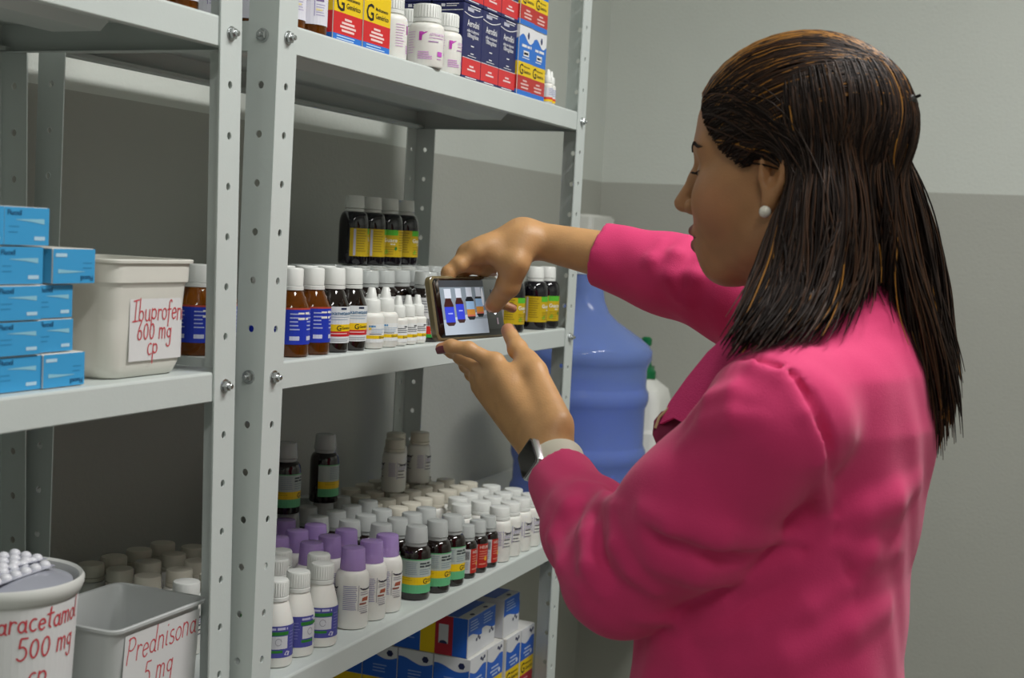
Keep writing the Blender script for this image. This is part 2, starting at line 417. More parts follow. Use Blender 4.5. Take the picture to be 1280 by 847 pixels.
def k_dexa(pr, R):
    a = 1.7*R
    pr.rect(-a, a, .011, .053, ink('#dfe3e6'))
    pr.rect(-a, a, .0245, .0325, YEL, .0004); pr.rect(-a, a, .0185, .0245, RED, .0004)
    pr.text('dexametasona', -.019, .0435, .0062, ink('#2b6a94')); pr.words(-.002, .006, .0495, .003, ink('#27324f'))
    pr.lines(-.018, .018, .0415, 2, .003, .0008, ink('#9db0c2'))
    pr.text('G', -.007, .0255, .0085, BLK); pr.text('Genérico', -.0005, .027, .0042, BLK)
    pr.lines(-.02, .02, .0225, 1, .002, .0012, ink('#e9b9b9')); pr.lines(-.014, .016, .016, 2, .0022, .0008, ink('#9aa2a8'))
def k_drop(pr, R):
    a = 1.3*R
    pr.rect(-a, a, .008, .030, ink('#eceeee')); pr.rect(-a, a, .0125, .0165, YEL, .0004)
    pr.text('G', .001, .013, .0042, BLK); pr.text('Genérico', .0045, .0135, .0025, BLK)
    pr.rect(-.012, -.004, .0262, .0285, ink('#4a8fc8'), .0004); pr.rect(-.012, -.009, .023, .0258, ink('#e8d34a'), .0004)
    pr.lines(-.009, .012, .0245, 3, .0021, .0007, ink('#a9bfd6')); pr.lines(-.011, .012, .0185, 1, .002, .0008, ink('#555a60'))
def k_sdrop(pr, R):
    a = 1.4*R
    pr.rect(-a, a, .005, .027, ink('#eceeee')); pr.rect(-a, a, .0095, .0135, YEL, .0004)
    pr.text('G', .0, .0098, .004, BLK); pr.text('Genérico', .0035, .0105, .0022, BLK)
    pr.lines(-.008, .009, .0225, 3, .0024, .0009, ink('#60646a')); pr.rect(.002, .007, .0235, .025, ink('#2b2f3a'), .0005)
def k_multi(pr, R):
    a = 1.7*R
    pr.rect(-a, a, .006, .058, ink('#d9dadb')); pr.rect(-a, a, .0105, .021, ink('#cf2b22'), .0004); pr.rect(-a, a, .006, .0105, ink('#2f9a3c'), .0004)
    pr.rect(.006, .012, .0215, .034, YEL, .0004); pr.rect(-.03, -.02, .0215, .034, YEL, .0004)
    for i in range(9): pr.rect(-.012+i*.0016, -.0113+i*.0016+(.0004 if i % 3 else 0), .022, .031, ink('#26272c'), .0006)
    pr.lines(-.013, .011, .054, 5, .0036, .0011, ink('#8b8f96'))
def k_guaco(pr, R):
    a = 1.85*R
    pr.rect(-a, a, .012, .052, ink('#c2a40e')); pr.rect(-.010, .014, .044, .052, ink('#56b52e'), .0004)
    pr.text('Guaco', -.009, .034, .0082, ink('#f2f2ea')); pr.words(.002, .010, .030, .0022, ink('#e8e8d8'))
    pr.lines(-.03, -.013, .049, 9, .0036, .0012, ink('#8a7411')); pr.lines(-.008, .012, .027, 4, .0034, .0009, ink('#8a7411'))
    pr.poly([(.008, .024), (.0105, .0215), (.0135, .024), (.011, .0285)], ink('#2c7a2a'), .0006); pr.poly([(-.008, .019), (-.004, .016), (0, .019), (-.003, .023)], ink('#7fae2a'), .0006)
    pr.lines(.016, .03, .049, 8, .0038, .0012, ink('#8a7411'))
    pr.rect(-.0345, -.0312, .013, .051, ink('#b9b7c8'), .0005)
def k_purple(pr, R):
    a = 2.0*R
    pr.rect(-a, a, .012, .048, ink('#4d4e9e'))
    for s in (0, .036, -.036):
        pr.words(s-.012, s+.010, .0435, .0036, ink('#c3c2e2')); pr.rect(s-.013, s+.011, .0375, .0415, ink('#2f7d34'), .0005)
        pr.rect(s-.011, s+.010, .022, .0365, ink('#cfd0d6'), .0005)
        pr.stroke(arc(s-.001, .030, .0035, .004, 0, 330, 9), .0007, ink('#9a9aa6'))
        pr.rect(s-.012, s+.004, .0175, .0205, ink('#2f7d34'), .0005); pr.poly([(s+.006, .015), (s+.012, .0135), (s+.0135, .018), (s+.009, .0195)], ink('#c8c6dc'), .0005)
        pr.lines(s+.013, s+.022, .041, 6, .0036, .001, ink('#7f7fbe'))
def k_lilac(pr, R):
    dark = ink('#3a3542')
    for s in (0, .047, -.047):
        pr.stroke(arc(s+.004, .0535, .009, .0035, 200, 340, 7), .0014, dark); pr.words(s-.001, s+.011, .0495, .0024, dark)
        pr.lines(s-.004, s+.011, .047, 2, .0026, .0008, ink('#8d8794'))
        pr.poly([(s-.001, .040), (s+.009, .0405), (s+.008, .0355), (s-.002, .0355)], ink('#a4553d'), .0006); pr.rect(s-.005, s+.006, .0315, .0335, ink('#8a4a3c'), .0006)
        pr.lines(s-.005, s+.010, .029, 3, .0026, .0007, ink('#9a95a3')); pr.rect(s-.003, s+.009, .0205, .0215, ink('#77737e'), .0006)
        pr.rect(s-.0068, s-.0062, .024, .056, ink('#77737e'), .0006)
        pr.lines(s-.026, s-.0085, .055, 13, .0024, .0008, ink('#8a86b0'), rag=.1)
def k_green(pr, R):
    a = 1.9*R
    pr.rect(-a, a, .010, .055, ink('#b4bfba')); pr.rect(-a, a, .0545, .056, ink('#6fb884'), .0004)
    pr.rect(-a, a, .0215, .032, YEL, .0004); pr.rect(-a, a, .010, .0215, ink('#66b983'), .0004)
    pr.words(-.004, .012, .0495, .003, ink('#3d4448')); pr.words(-.004, .018, .0455, .003, ink('#3d4448'))
    pr.lines(-.004, .017, .0425, 3, .003, .0008, ink('#7f8f9a')); pr.lines(-.024, -.007, .052, 7, .0026, .0008, ink('#8796a4'), rag=.1)
    pr.text('G', .001, .0228, .010, BLK); pr.text('Genérico', .0085, .0268, .0036, ink('#544a14')); pr.lines(.0085, .021, .0255, 1, .002, .0008, ink('#544a14'))
    pr.lines(-.03, -.01, .031, 2, .003, .0007, ink('#b79a12'))
def k_red(pr, R):
    a = 1.8*R
    pr.rect(-a, a, .008, .043, ink('#c7c9cc')); pr.rect(-.006, .022, .008, .043, ink('#b3261c'), .0004)
    pr.text('HELMI', -.003, .0365, .0062, ink('#e8c9bd')); pr.lines(-.003, .016, .033, 4, .0036, .0012, ink('#d8866f'))
    pr.poly([(.008+.0032*math.cos(i*.785), .0215+.0035*math.sin(i*.785)) for i in range(8)], ink('#e5a11a'), .0006)
    pr.lines(-.003, .014, .0145, 1, .002, .0018, ink('#d8866f'))
    for i in range(7): pr.rect(-.0165+i*.0013, -.0158+i*.0013, .028, .040, ink('#4d4f55'), .0006)
    pr.lines(-.018, -.008, .024, 4, .003, .0008, ink('#8e95b4'))
def k_white(pr, R):
    dark = ink('#4a4853')
    for s in (0, .040, -.040):
        pr.stroke(arc(s+.001, .0475, .009, .003, 200, 340, 7), .0013, dark); pr.words(s-.006, s+.009, .0425, .0024, dark)
        pr.rect(s-.008, s+.004, .034, .0356, dark, .0006); pr.rect(s-.008, s+.002, .0285, .0298, dark, .0006)
        pr.lines(s-.008, s+.009, .041, 2, .0028, .0008, LILT); pr.lines(s-.009, s+.011, .025, 1, .002, .0012, ink('#6e6b78'))
        pr.rect(s-.0098, s-.0093, .022, .049, LILT, .0006); pr.lines(s-.023, s-.0115, .047, 9, .0025, .0007, LILT, rag=.15)
def k_azi(pr, R):
    pk, lp = ink('#b43aa8'), ink('#cf9fd0')
    pr.poly([(-.017, .043), (-.017, .032), (-.0135, .032), (-.013, .0385), (-.006, .043)], pk, .0005)
    pr.text('AZITROMICINA', -.004, .0385, .0044, lp, wide=.78); pr.rect(-.004, .018, .0355, .0363, lp, .0005)
    pr.rect(-.005, .009, .0305, .0318, pk if 0 else ink('#a982b4'), .0005); pr.lines(-.018, .001, .0185, 4, .0026, .0014, lp)
    pr.rect(.008, .0165, .0135, .0195, ink('#c45cc2'), .0005); pr.lines(.008, .016, .011, 1, .002, .0012, lp)
    pr.lines(-.036, -.022, .043, 9, .0032, .0009, ink('#d7b5d8')); pr.lines(.024, .038, .043, 9, .0032, .0009, ink('#d7b5d8'))
def k_vial(pr, R):
    pr.rect(-2.4*R, 2.4*R, .003, .006, YEL); pr.rect(-2.4*R, 2.4*R, .006, .0095, ink('#d6402c')); pr.rect(-2.4*R, 2.4*R, .011, .024, ink('#d9dbe2'))
    pr.lines(-.006, .007, .0225, 4, .0028, .0009, ink('#8d94b8'))
def k_topamber(pr, R):
    a = 2.6*R
    pr.rect(-a, a, .011, .075, ink('#dddce6')); pr.lines(-.03, .03, .072, 6, .003, .0008, LILT)
    for s in (-.012, .012, -.036): 
        pr.rect(s, s+.010, .036, .0395, ink('#7a6594'), .0005); pr.lines(s, s+.012, .033, 5, .0028, .0008, ink('#aaa3c8')); pr.rect(s-.002, s-.0014, .02, .05, LILT, .0005)
        pr.words(s, s+.014, .043, .0032, ink('#6b5b86')); pr.rect(s, s+.008, .026, .028, ink('#e4d7a4'), .0006)
def body(prof, m, n=28):
    b = MB(); b.lathe(prof, m, n); return b.mesh('bottle_body', .7)
def dropper_cap(r, h, z0):
    b = MB(); b.lathe([(r, 0), (r*1.02, .001), (r*.96, h*.48), (r*.84, h*.53), (r*.66, h*.555), (r*.60, h*.6), (r*.38, h*.97), (r*.28, h)], CAPW, 24)
    me = b.mesh('dropper_cap', .7); me.transform(Matrix.Translation((0, 0, z0))); return me
kind('amber', bottle_body=body(sloped(.0215, .053, .0115, .073, .077), GLASS_A), cap=capmesh(.0128, .0245, CAPW, .0725), label=lab(.0215, k_amber))
kind('dexa', bottle_body=body(sloped(.0205, .054, .0115, .073, .077), GLASS_D), cap=capmesh(.0135, .0245, CAPW, .0725, flare=.0006), label=lab(.0205, k_dexa))
kind('dropper', bottle_body=body(smoothprof(.0165, .037, .010, .0435, .046), HDPE), dropper_cap=dropper_cap(.0115, .030, .0435), label=lab(.0165, k_drop))
kind('small_dropper', bottle_body=body(smoothprof(.0128, .031, .008, .035, .037), HDPE), dropper_cap=dropper_cap(.0093, .027, .0355), label=lab(.0128, k_sdrop))
kind('multi', bottle_body=body(smoothprof(.0205, .058, .0115, .070, .074), GLASS_D), cap=capmesh(.0145, .022, CAPC, .0695, flare=.0012), label=lab(.0205, k_multi))
kind('guaco', bottle_body=body(smoothprof(.0215, .056, .0115, .076, .079, .9), GLASS_V), cap=capmesh(.0132, .023, CAPW, .0755, flare=.001), label=lab(.0215, k_guaco))
kind('purple', bottle_body=body(sloped(.0205, .050, .0125, .073, .077), HDPE), cap=capmesh(.0135, .0235, CAPW, .0735, ribs=True), label=lab(.0205, k_purple))
kind('lilac', bottle_body=body(smoothprof(.0212, .058, .0125, .073, .078, .7), HDPE), cap=capmesh(.0145, .027, CAPP, .0725, flare=.0017, ring=False), label=lab(.0212, k_lilac))
kind('green', bottle_body=body(smoothprof(.0212, .058, .0125, .072, .077, .7), GLASS_D), cap=capmesh(.0142, .0265, CAPC, .0715, flare=.0018), label=lab(.0212, k_green))
kind('red', bottle_body=body(smoothprof(.0165, .046, .0105, .054, .058, .6), GLASS_D), cap=capmesh(.0118, .0225, CAPC, .0535, flare=.0014), label=lab(.0165, k_red))
kind('white', bottle_body=body(smoothprof(.0192, .053, .0135, .063, .067, .7), HDPE), cap=capmesh(.0155, .0195, CAPW, .0635), label=lab(.0192, k_white))
kind('cream', bottle_body=KIND['white']['bottle_body'], cap=capmesh(.0155, .0195, CAPM, .0635), label=KIND['white']['label'])
kind('azi', bottle_body=body(smoothprof(.0225, .047, .0155, .055, .060, .7), HDPE), cap=capmesh(.0172, .0225, CAPW, .0565, ribs=True), label=lab(.0225, k_azi))
kind('vial', bottle_body=body(smoothprof(.0088, .0265, .005, .031, .033), HDPE, 20), dropper_cap=dropper_cap(.0066, .021, .0315), label=lab(.0088, k_vial))
kind('topamber', bottle_body=body(smoothprof(.019, .085, .0115, .100, .104), GLASS_A), cap=capmesh(.0135, .022, CAPW, .1), label=lab(.019, k_topamber))
def bottle(k, name, label, cat, group, x, y, z, rz=0):
    t = thing(name, label, cat, (x, y, z+.0004), rz, group)
    for pn, me in KIND[k].items(): link(pn, me, t)
    return t
ORD = ['first', 'second', 'third', 'fourth', 'fifth', 'sixth', 'seventh', 'eighth', 'ninth', 'tenth', 'eleventh', 'twelfth', 'thirteenth', 'fourteenth']
def J(a=.25): return random.uniform(-a, a)
# --- middle shelf, right unit
for i, x in enumerate((.093, .138)):
    bottle('amber', 'medicine_bottle', ['amber glass bottle with blue label nearest the front post', 'amber glass bottle with blue label beside the dexametasona bottle'][i], 'bottle', 'amber bottles on the middle shelf', x, .031, ZMID, -.75+.1*i)
for i, (x, y) in enumerate(((.022, .105), (.066, .105), (.111, .079), (.155, .080))):
    bottle('amber', 'medicine_bottle', ['amber bottle with blue label showing between the white tub and the steel post', 'amber bottle glimpsed in the gap between the two steel posts', 'amber bottle behind the front amber pair, left', 'amber bottle behind the front amber pair, right'][i], 'bottle', 'amber bottles on the middle shelf', x, y, ZMID, J(.3)-.7)
for i, x in enumerate((.183, .2245)):
    bottle('dexa', 'medicine_bottle', ['dark bottle labelled dexametasona, left of the two', 'dark bottle labelled dexametasona, right of the two'][i], 'bottle', 'dexametasona bottles', x, .031, ZMID, -.42)
for i, (x, y) in enumerate(((.200, .077), (.243, .078))):
    bottle('dexa', 'medicine_bottle', 'dark white-capped bottle directly behind the %s dexametasona bottle' % ('left', 'right')[i], 'bottle', 'dexametasona bottles', x, y, ZMID, J())
for i, (x, y) in enumerate(((.2605, .022), (.2965, .022), (.262, .058))):
    bottle('dropper', 'dropper_bottle', ['white dropper bottle beside the dexametasona bottles', 'white dropper bottle beside the smallest droppers', 'white dropper bottle half hidden behind the front droppers'][i], 'dropper bottle', 'white dropper bottles', x, y, ZMID, -.5+J(.08))
for i, (x, y) in enumerate(((.3275, .020), (.3565, .021), (.3845, .022), (.332, .048))):
    bottle('small_dropper', 'dropper_bottle', ['smallest white dropper bottle, left one in the front row', 'smallest white dropper bottle, middle one in the front row', 'smallest white dropper bottle, beside the striped red-green label', 'smallest white dropper bottle behind the left front one'][i], 'dropper bottle', 'small white dropper bottles', x, y, ZMID, -.5+J(.08))
bottle('multi', 'medicine_bottle', 'dark bottle with white, red and green label just left of the phone', 'bottle', 'dark bottles with red and green labels', .424, .031, ZMID, -.8)
n = 0
for row, (y, xs) in enumerate(((.076, (.300, .345, .3895, .435, .480)), (.122, (.27, .316, .362, .408, .455, .50, .545)))):
    for i, x in enumerate(xs):
        bottle('multi', 'medicine_bottle', 'dark bottle with frosted cap, %s from left in %s' % (ORD[i], ('the row behind the droppers', 'the third row of the middle shelf')[row]), 'bottle', 'dark bottles behind the droppers', x+J(.001), y+J(.001), ZMID, J())
for i, x in enumerate((.470, .5165, .563, .610)):
    bottle('multi', 'medicine_bottle', 'dark bottle with frosted cap, %s from left in front row behind the phone' % ORD[i], 'bottle', 'dark bottles behind the phone', x, .031, ZMID, J())
# supports of the stacked dark bottles, and those stacked on top of them
k = 0
for r_, y in enumerate((.178, .224)):
    for i, x in enumerate((.418, .464, .511, .558, .605, .652, .699, .746)):
        bottle('multi', 'medicine_bottle', 'dark bottle with frosted cap, %s from left in the %s row under the stacked bottles' % (ORD[i], ('front', 'back')[r_]), 'bottle', 'dark bottles at the back of the middle shelf', x, y, ZMID, J())
zs = ZMID+.0925
for i, (x, y, rz) in enumerate(((.535, .205, .55), (.578, .200, .5), (.624, .196, -1.0), (.684, .200, -.05))):
    bottle('guaco', 'medicine_bottle', 'dark syrup bottle with yellow label stacked on caps, %s from the left' % ORD[i], 'bottle', 'stacked yellow-label syrup bottles', x, y, zs, rz)
for i, (x, y, rz) in enumerate(((.716, .030, -.2), (.766, .052, -.3), (.810, .030, -.15), (.862, .030, -.55))):
    bottle('guaco', 'medicine_bottle', ['dark yellow-label syrup bottle directly behind the raised thumb', 'dark yellow-label syrup bottle half hidden behind the pointing finger', 'dark yellow-label Guaco syrup bottle, second from the far post', 'dark yellow-label Guaco syrup bottle closest to the far post'][i], 'bottle', 'yellow-label syrup bottles in front row', x, y, ZMID, rz)
for i, x in enumerate((.76, .806, .852)):
    bottle('guaco', 'medicine_bottle', 'dark yellow-label syrup bottle in the row behind, %s from left' % ORD[i], 'bottle', 'yellow-label syrup bottles in second row', x, .100, ZMID, J())
# --- low shelf, right unit
for i, (x, y, rz) in enumerate(((.100, .040, -.75), (.146, .040, -1.9), (.193, .036, -.85), (.232, .064, -.8))):
    bottle('purple', 'medicine_bottle', ['white bottle with purple label touching the front post', 'white bottle whose plain purple back label shows', 'white bottle with purple and green label, nearest the shelf edge', 'white purple-label bottle tucked behind the nearest lilac-capped bottle'][i], 'bottle', 'white bottles with purple labels', x, y, ZLOW, rz)
for i, (x, y) in enumerate(((.183, .092), (.222, .112), (.14, .088))):
    bottle('purple', 'medicine_bottle', 'white-capped purple-label bottle in the second row, %s from the shelf edge' % ORD[i], 'bottle', 'white bottles with purple labels', x, y, ZLOW, J())
LR = ['front', 'second', 'third', 'fourth']
for r_, (y, xs) in enumerate(((.041, (.277, .322, .366)), (.098, (.270, .315, .359)), (.147, (.270, .318, .362)), (.196, (.276, .320, .364)))):
    for i, x in enumerate(xs):
        bottle('lilac', 'medicine_bottle', 'white bottle with lilac cap, %s from left in the %s row' % (ORD[i], LR[r_]), 'bottle', 'white bottles with lilac caps', x+J(.001), y+J(.001), ZLOW, -.35+J(.08) if r_ == 0 else J(.6))
for i, (x, y, rz) in enumerate(((.441, .036, -.62), (.490, .029, -.55), (.535, .028, -.5))):
    bottle('green', 'medicine_bottle', ['dark bottle with green-yellow label beside the lilac-capped bottles', 'dark bottle with green-yellow label, middle of the front three', 'dark bottle with green-yellow label beside the red-label bottles'][i], 'bottle', 'dark bottles with green-yellow labels', x, y, ZLOW, rz)
for i, x in enumerate((.5825, .622, .660)):
    bottle('red', 'medicine_bottle', 'small dark bottle with red label, %s from left' % ORD[i], 'bottle', 'small red-label bottles', x, .026, ZLOW, (-.3, -.7, -.35)[i])
for i, x in enumerate((.590, .628)):
    bottle('red', 'medicine_bottle', 'small dark clear-capped bottle behind the %s red-label one' % ORD[i], 'bottle', 'small red-label bottles', x, .0635, ZLOW, J())
g = []
for r_, (y, xs) in enumerate(((.0805, (.424, .4685, .514, .558)), (.1265, (.418, .4645, .510, .555)), (.174, (.415, .462, .508, .555)), (.2215, (.415, .4615, .509, .556)), (.265, (.43, .476, .522)))):
    for i, x in enumerate(xs):
        if (y == .1265 and x == .555): continue
        bottle('green', 'medicine_bottle', 'dark clear-capped bottle, %s from left in %s row of the lower shelf block' % (ORD[i], ('second', 'third', 'fourth', 'fifth', 'last')[r_]), 'bottle', 'dark clear-capped bottles of the lower shelf', x+J(.001), y+J(.001), ZLOW, J())
for i, (x, y) in enumerate(((.703, .026), (.746, .0265), (.788, .0265), (.829, .0265))):
    bottle('white', 'pill_bottle', 'white bottle with fine print in the front row, %s right of the red labels' % ORD[i], 'bottle', 'white fine-print bottles', x, y, ZLOW, -.35+J(.1))
for r_, (y, xs) in enumerate(((.0665, (.725, .768, .811, .854)), (.108, (.728, .770, .812, .857)))):
    for i, x in enumerate(xs):
        bottle('white', 'pill_bottle', 'white bottle with bright cap, %s from left in the %s row' % (ORD[i], ('second', 'third')[r_]), 'bottle', 'white fine-print bottles', x+J(.001), y, ZLOW, J())
bottle('white', 'pill_bottle', 'white bottle with bright cap standing behind the small red-label bottles', 'bottle', 'white fine-print bottles', .684, .082, ZLOW, J())
for r_, (y, xs) in enumerate(((.150, (.604, .646, .688, .731, .774, .817, .860)), (.193, (.604, .647, .690, .733, .776, .819, .861)), (.236, (.646, .689, .732, .775, .818, .860)), (.278, (.690, .734, .778, .820)))):
    for i, x in enumerate(xs):
        bottle('cream', 'pill_bottle', 'cream-capped bottle, %s from left in the %s row at the back' % (ORD[i], ORD[r_]), 'bottle', 'cream-capped bottles at the back', x+J(.001), y+J(.001), ZLOW, J())
zs = ZLOW+.0984
for i, (x, y, rz) in enumerate(((.408, .225, -.2), (.508, .222, .45))):
    bottle('green', 'medicine_bottle', ['dark green-yellow-label bottle stacked on caps next to the post', 'dark green-yellow-label bottle stacked alone on caps, away from the post'][i], 'bottle', 'stacked dark bottles', x, y, zs, rz)
zs = ZLOW+.0834
for i, (x, y, rz) in enumerate(((.711, .214, -.35), (.7725, .2445, .4), (.806, .218, -.05))):
    bottle('cream', 'pill_bottle', ['white bottle stacked on caps, foremost of the stacked three', 'white bottle stacked on caps, half hidden behind its neighbour', 'white bottle stacked on caps, right one of the stacked three'][i], 'bottle', 'stacked white bottles', x, y, zs, rz)
for i, (x, y) in enumerate(((.130, .290), (.175, .288), (.220, .286), (.225, .243), (.086, .246), (.132, .241), (.180, .240), (.078, .200), (.122, .188), (.081, .148), (.086, .288), (.168, .196), (.215, .198), (.125, .143))):
    bottle('white' if i == 9 else 'cream', 'pill_bottle', 'dim white-capped bottle behind the prednisone tub, %s of the cluster' % ORD[i], 'bottle', 'bottles behind the prednisone tub', x, y, ZLOW, J())
# --- top shelf, right unit
for i, (x, y) in enumerate(((.070, .034), (.108, .030), (.066, .082), (.03, .11))):
    bottle('topamber', 'medicine_bottle', ['amber bottle with lavender print label, by the front post on top shelf', 'amber bottle with lavender print label, against the red-yellow cartons', 'amber bottle with lavender label behind the front pair on top shelf', 'amber bottle with lavender label seen between the posts on top shelf'][i], 'bottle', 'amber bottles on the top shelf', x, y, ZTOP, J(.2))
for i, (x, y, rz) in enumerate(((.302, .036, .9), (.370, .019, -.75), (.405, .060, -.3), (.4385, .026, -.1), (.343, .082, .4))):
    bottle('azi', 'pill_bottle', ['white pink-print bottle beside the red-yellow cartons', 'white pink-print bottle overhanging the top shelf edge', 'white pink-print bottle squeezed behind the overhanging one', 'white pink-print bottle touching the navy cartons', 'white pink-print bottle at the back, mostly its cap showing'][i], 'bottle', 'white pink-print bottles', x, y, ZTOP, rz)
for i, (x, y) in enumerate(((.778, .013), (.803, .018), (.792, .036))):
    bottle('vial', 'dropper_bottle', ['tiny dropper bottle with red-yellow band touching the blue cartons', 'tiny dropper bottle with red-yellow band nearest the far post', 'tiny dropper bottle with red-yellow band behind the other two'][i], 'dropper bottle', 'tiny dropper bottles', x, y, ZTOP, -.2)

for i, (x, y) in enumerate(((-.085, .06), (-.128, .062), (-.10, .11))):
    bottle('topamber', 'medicine_bottle', ['amber lavender-print bottle at the right end of the left unit top shelf', 'amber lavender-print bottle second from the post on the left unit top shelf', 'amber lavender-print bottle at the back of the left unit top shelf'][i], 'bottle', 'amber bottles on the left top shelf', x, y, ZTOP-.0064, J(.2))

# ------------------------------------------------------------------ cartons
CARD = mat('carton_board', '#d7d6d0', .5)
def carton(name, label, cat, group, x0, y0, z0, w, d, h, base, fr=None, sd=None, tp=None, rz=0):
    """x0,y0 = front left bottom corner; thing's origin there"""
    t = thing(name, label, cat, (x0, y0, z0+.0003), rz, group)
    b = MB(); b.bbox(0, w, 0, d, 0, h, .0009, base); b.obj('carton_body', t, .3)
    if fr: p = Print(front(0, 0)); fr(p, w, h); p.obj('front_print', t)
    if sd: p = Print(side(0, d)); sd(p, d, h); p.obj('side_print', t)
    if tp: p = Print(topf(0, 0, h)); tp(p, w, d); p.obj('top_print', t)
    return t
CRED, CYEL, CBLU, CNAVY, CLB = mat('carton_red', '#cf2328', .4), mat('carton_yellow', '#e9c60c', .4), mat('carton_blue', '#2a72cc', .4), mat('carton_navy', '#22265a', .35), mat('carton_cyan', '#3d9fd6', .45)
# red-yellow generic cartons on the top shelf
def f_gen(p, w, h):
    p.rect(.0005, w-.0005, .0005, .0085, CBLU); p.rect(.0005, w-.0005, .0085, .0325, CRED); p.rect(.0005, w-.0005, .0325, .066, CYEL); p.rect(.0005, w-.0005, .066, h-.0005, CBLU)
    for i, k in enumerate((.45, .8, 1, .8)): p.rect(w*.5-w*.27*k, w*.5+w*.27*k, .0245-i*.0042, .0270-i*.0042, ink('#f2cfcb'), .0006)
    p.text('G', .005, .0345, .027, BLK); p.text('Genérico', .0275, .0385, .0085, BLK); p.text('Medicamento', .0275, .0475, .0056, BLK)
    p.lines(.008, w*.85, .007, 2, .003, .0012, ink('#bcd8f2'), .0006)
def s_gen(p, w, h): p.rect(.0005, w-.0005, .0005, .0085, CBLU); p.rect(.0005, w-.0005, .0085, .0325, CRED); p.rect(.0005, w-.0005, .0325, .066, CYEL)
for i, x in enumerate((.1305, .1965)):
    carton('medicine_carton', ['red, yellow and blue generic carton next to the amber bottles', 'red, yellow and blue generic carton next to the pink-print bottles'][i], 'carton', 'red-yellow cartons on the top shelf', x, .014-.001*i, ZTOP, .0655, .10, .115, CARD, f_gen, s_gen)
def f_aero(p, w, h):
    W_ = ink('#e6e6ea')
    p.rect(.0005, w-.0005, .0005, .005, CNAVY); p.rect(.0005, w-.0005, .005, .0285, mat('carton_scarlet', '#d23236', .4)); p.rect(.0005, w-.0005, .0285, .0292, W_, .0005)
    p.lines(.012, w-.012, .004, 1, .002, .0012, W_, .0006, .1)
    for i, k in enumerate((.5, 1)): p.rect(w/2-w*.22*k, w/2+w*.22*k, .0175-i*.0045, .0198-i*.0045, ink('#f0cfcf'), .0006)
    p.text('Aerodini', w*.5, .071, .0125, W_, align='c', wide=.85); p.text('sulfato de salbutamol', w*.5, .0635, .0056, W_, align='c', wide=.8)
    p.text('100mcg/dose', w*.5, .0565, .0085, W_, align='c', wide=.8)
    p.rect(w*.42, w*.58, .045, .0465, W_, .0006); p.rect(w*.42, w*.58, .035, .0363, W_, .0006); p.rect(w*.28, w*.72, .0318, .0326, W_, .0006)
    p.stroke([(.001+i*(w-.002)/8, .0875-.004*math.sin(i*math.pi/8)+.003*(i/8)) for i in range(9)], .0011, W_, .0006)
    p.rect(w*.18, w*.5, .0905, .0955, ink('#b9bacb'), .0006); p.lines(w*.3, w*.9, h-.0015, 2, .003, .0012, W_, .0006)
def s_aero(p, w, h):
    W_ = ink('#e6e6ea')
    p.rect(.0005, w-.0005, .0005, .005, CNAVY); p.rect(.0005, w-.0005, .005, .0285, mat('carton_scarlet', '#d23236', .4)); p.rect(.0005, w-.0005, .0285, .0292, W_, .0005)
    p.rect(.001, w-.001, .0895, .0905, W_, .0006); p.rect(w*.3, w*.42, .0945, .0985, ink('#d6d6de'), .0006); p.lines(w*.46, w*.9, .0985, 2, .0026, .001, W_)
    for i, k in enumerate((.5, 1, .9, .6)): p.rect(w*.5-w*.3*k, w*.5+w*.3*k, .080-i*.0034, .0814-i*.0034, W_, .0006)
AW, AH = .0605, .1005
for i in range(3):
    for lv in range(2):
        carton('medicine_carton', 'navy and red inhaler carton lettered Aerodini, %s from left, %s layer' % (ORD[i], ('lower', 'upper')[lv]), 'carton', 'navy inhaler cartons', .4655+i*(AW+.0007), .013, ZTOP+lv*(AH+.0006), AW, .048, AH, CNAVY, f_aero, s_aero)
for k in range(2):
    for lv in range(2):
        carton('medicine_carton', 'navy inhaler carton in the row behind, %s from the front, %s layer' % (ORD[k], ('lower', 'upper')[lv]), 'carton', 'navy inhaler cartons at the back', .4655, .0625+k*.0495, ZTOP+lv*(AH+.0006), AW, .048, AH, CNAVY, f_aero, s_aero)
def wave(p, w, v0, amp, v1, m, lift=.0005, k=1.0, ph=0):
    N = 12; lo = [(.0005+(w-.001)*i/N, v0+amp*math.sin(2*math.pi*k*i/N+ph)) for i in range(N+1)]
    p.band(lo, [(u, v1) for u, _ in lo], m, lift)
def f_ibu(p, w, h):
    WH = ink('#e2e3e6')
    p.rect(.0005, w-.0005, .0005, .008, CBLU); p.rect(.0005, w-.0005, .008, .029, mat('carton_brick', '#b9302a', .4)); p.rect(.0005, w-.0005, .029, .049, CYEL); p.rect(.0005, w-.0005, .049, h-.0005, CBLU)
    wave(p, w, h-.018, .006, h-.0005, WH)
    p.text('G', .005, .031, .0215, BLK); p.text('Genérico', .0225, .0335, .0068, BLK); p.text('Medicamento', .0225, .0415, .0042, ink('#5a4d10'))
    for i, k in enumerate((.5, 1, .9)): p.rect(w/2-w*.27*k, w/2+w*.27*k, .021-i*.005, .0235-i*.005, ink('#e4b9b4'), .0006)
    p.rect(w*.32, w*.70, .058, .066, WH, .0006); p.words(w*.36, w*.66, .0602, .0045, CBLU); p.words(w*.2, w*.85, .0705, .0055, WH); p.lines(w*.25, w*.8, .056, 1, .002, .0012, WH)
    p.poly([(w*.62+.004*math.cos(i*1.05), h-.0125+.0055*math.sin(i*1.05)) for i in range(6)], ink('#1d2a5e'), .0007)
def s_ibu(p, w, h):
    p.rect(.0005, w-.0005, .0005, .008, CBLU); p.rect(.0005, w-.0005, .008, .029, mat('carton_brick', '#b9302a', .4)); p.rect(.0005, w-.0005, .029, .049, CYEL); p.rect(.0005, w-.0005, .049, h-.0005, CBLU); wave(p, w, h-.018, .004, h-.0005, ink('#e2e3e6'))
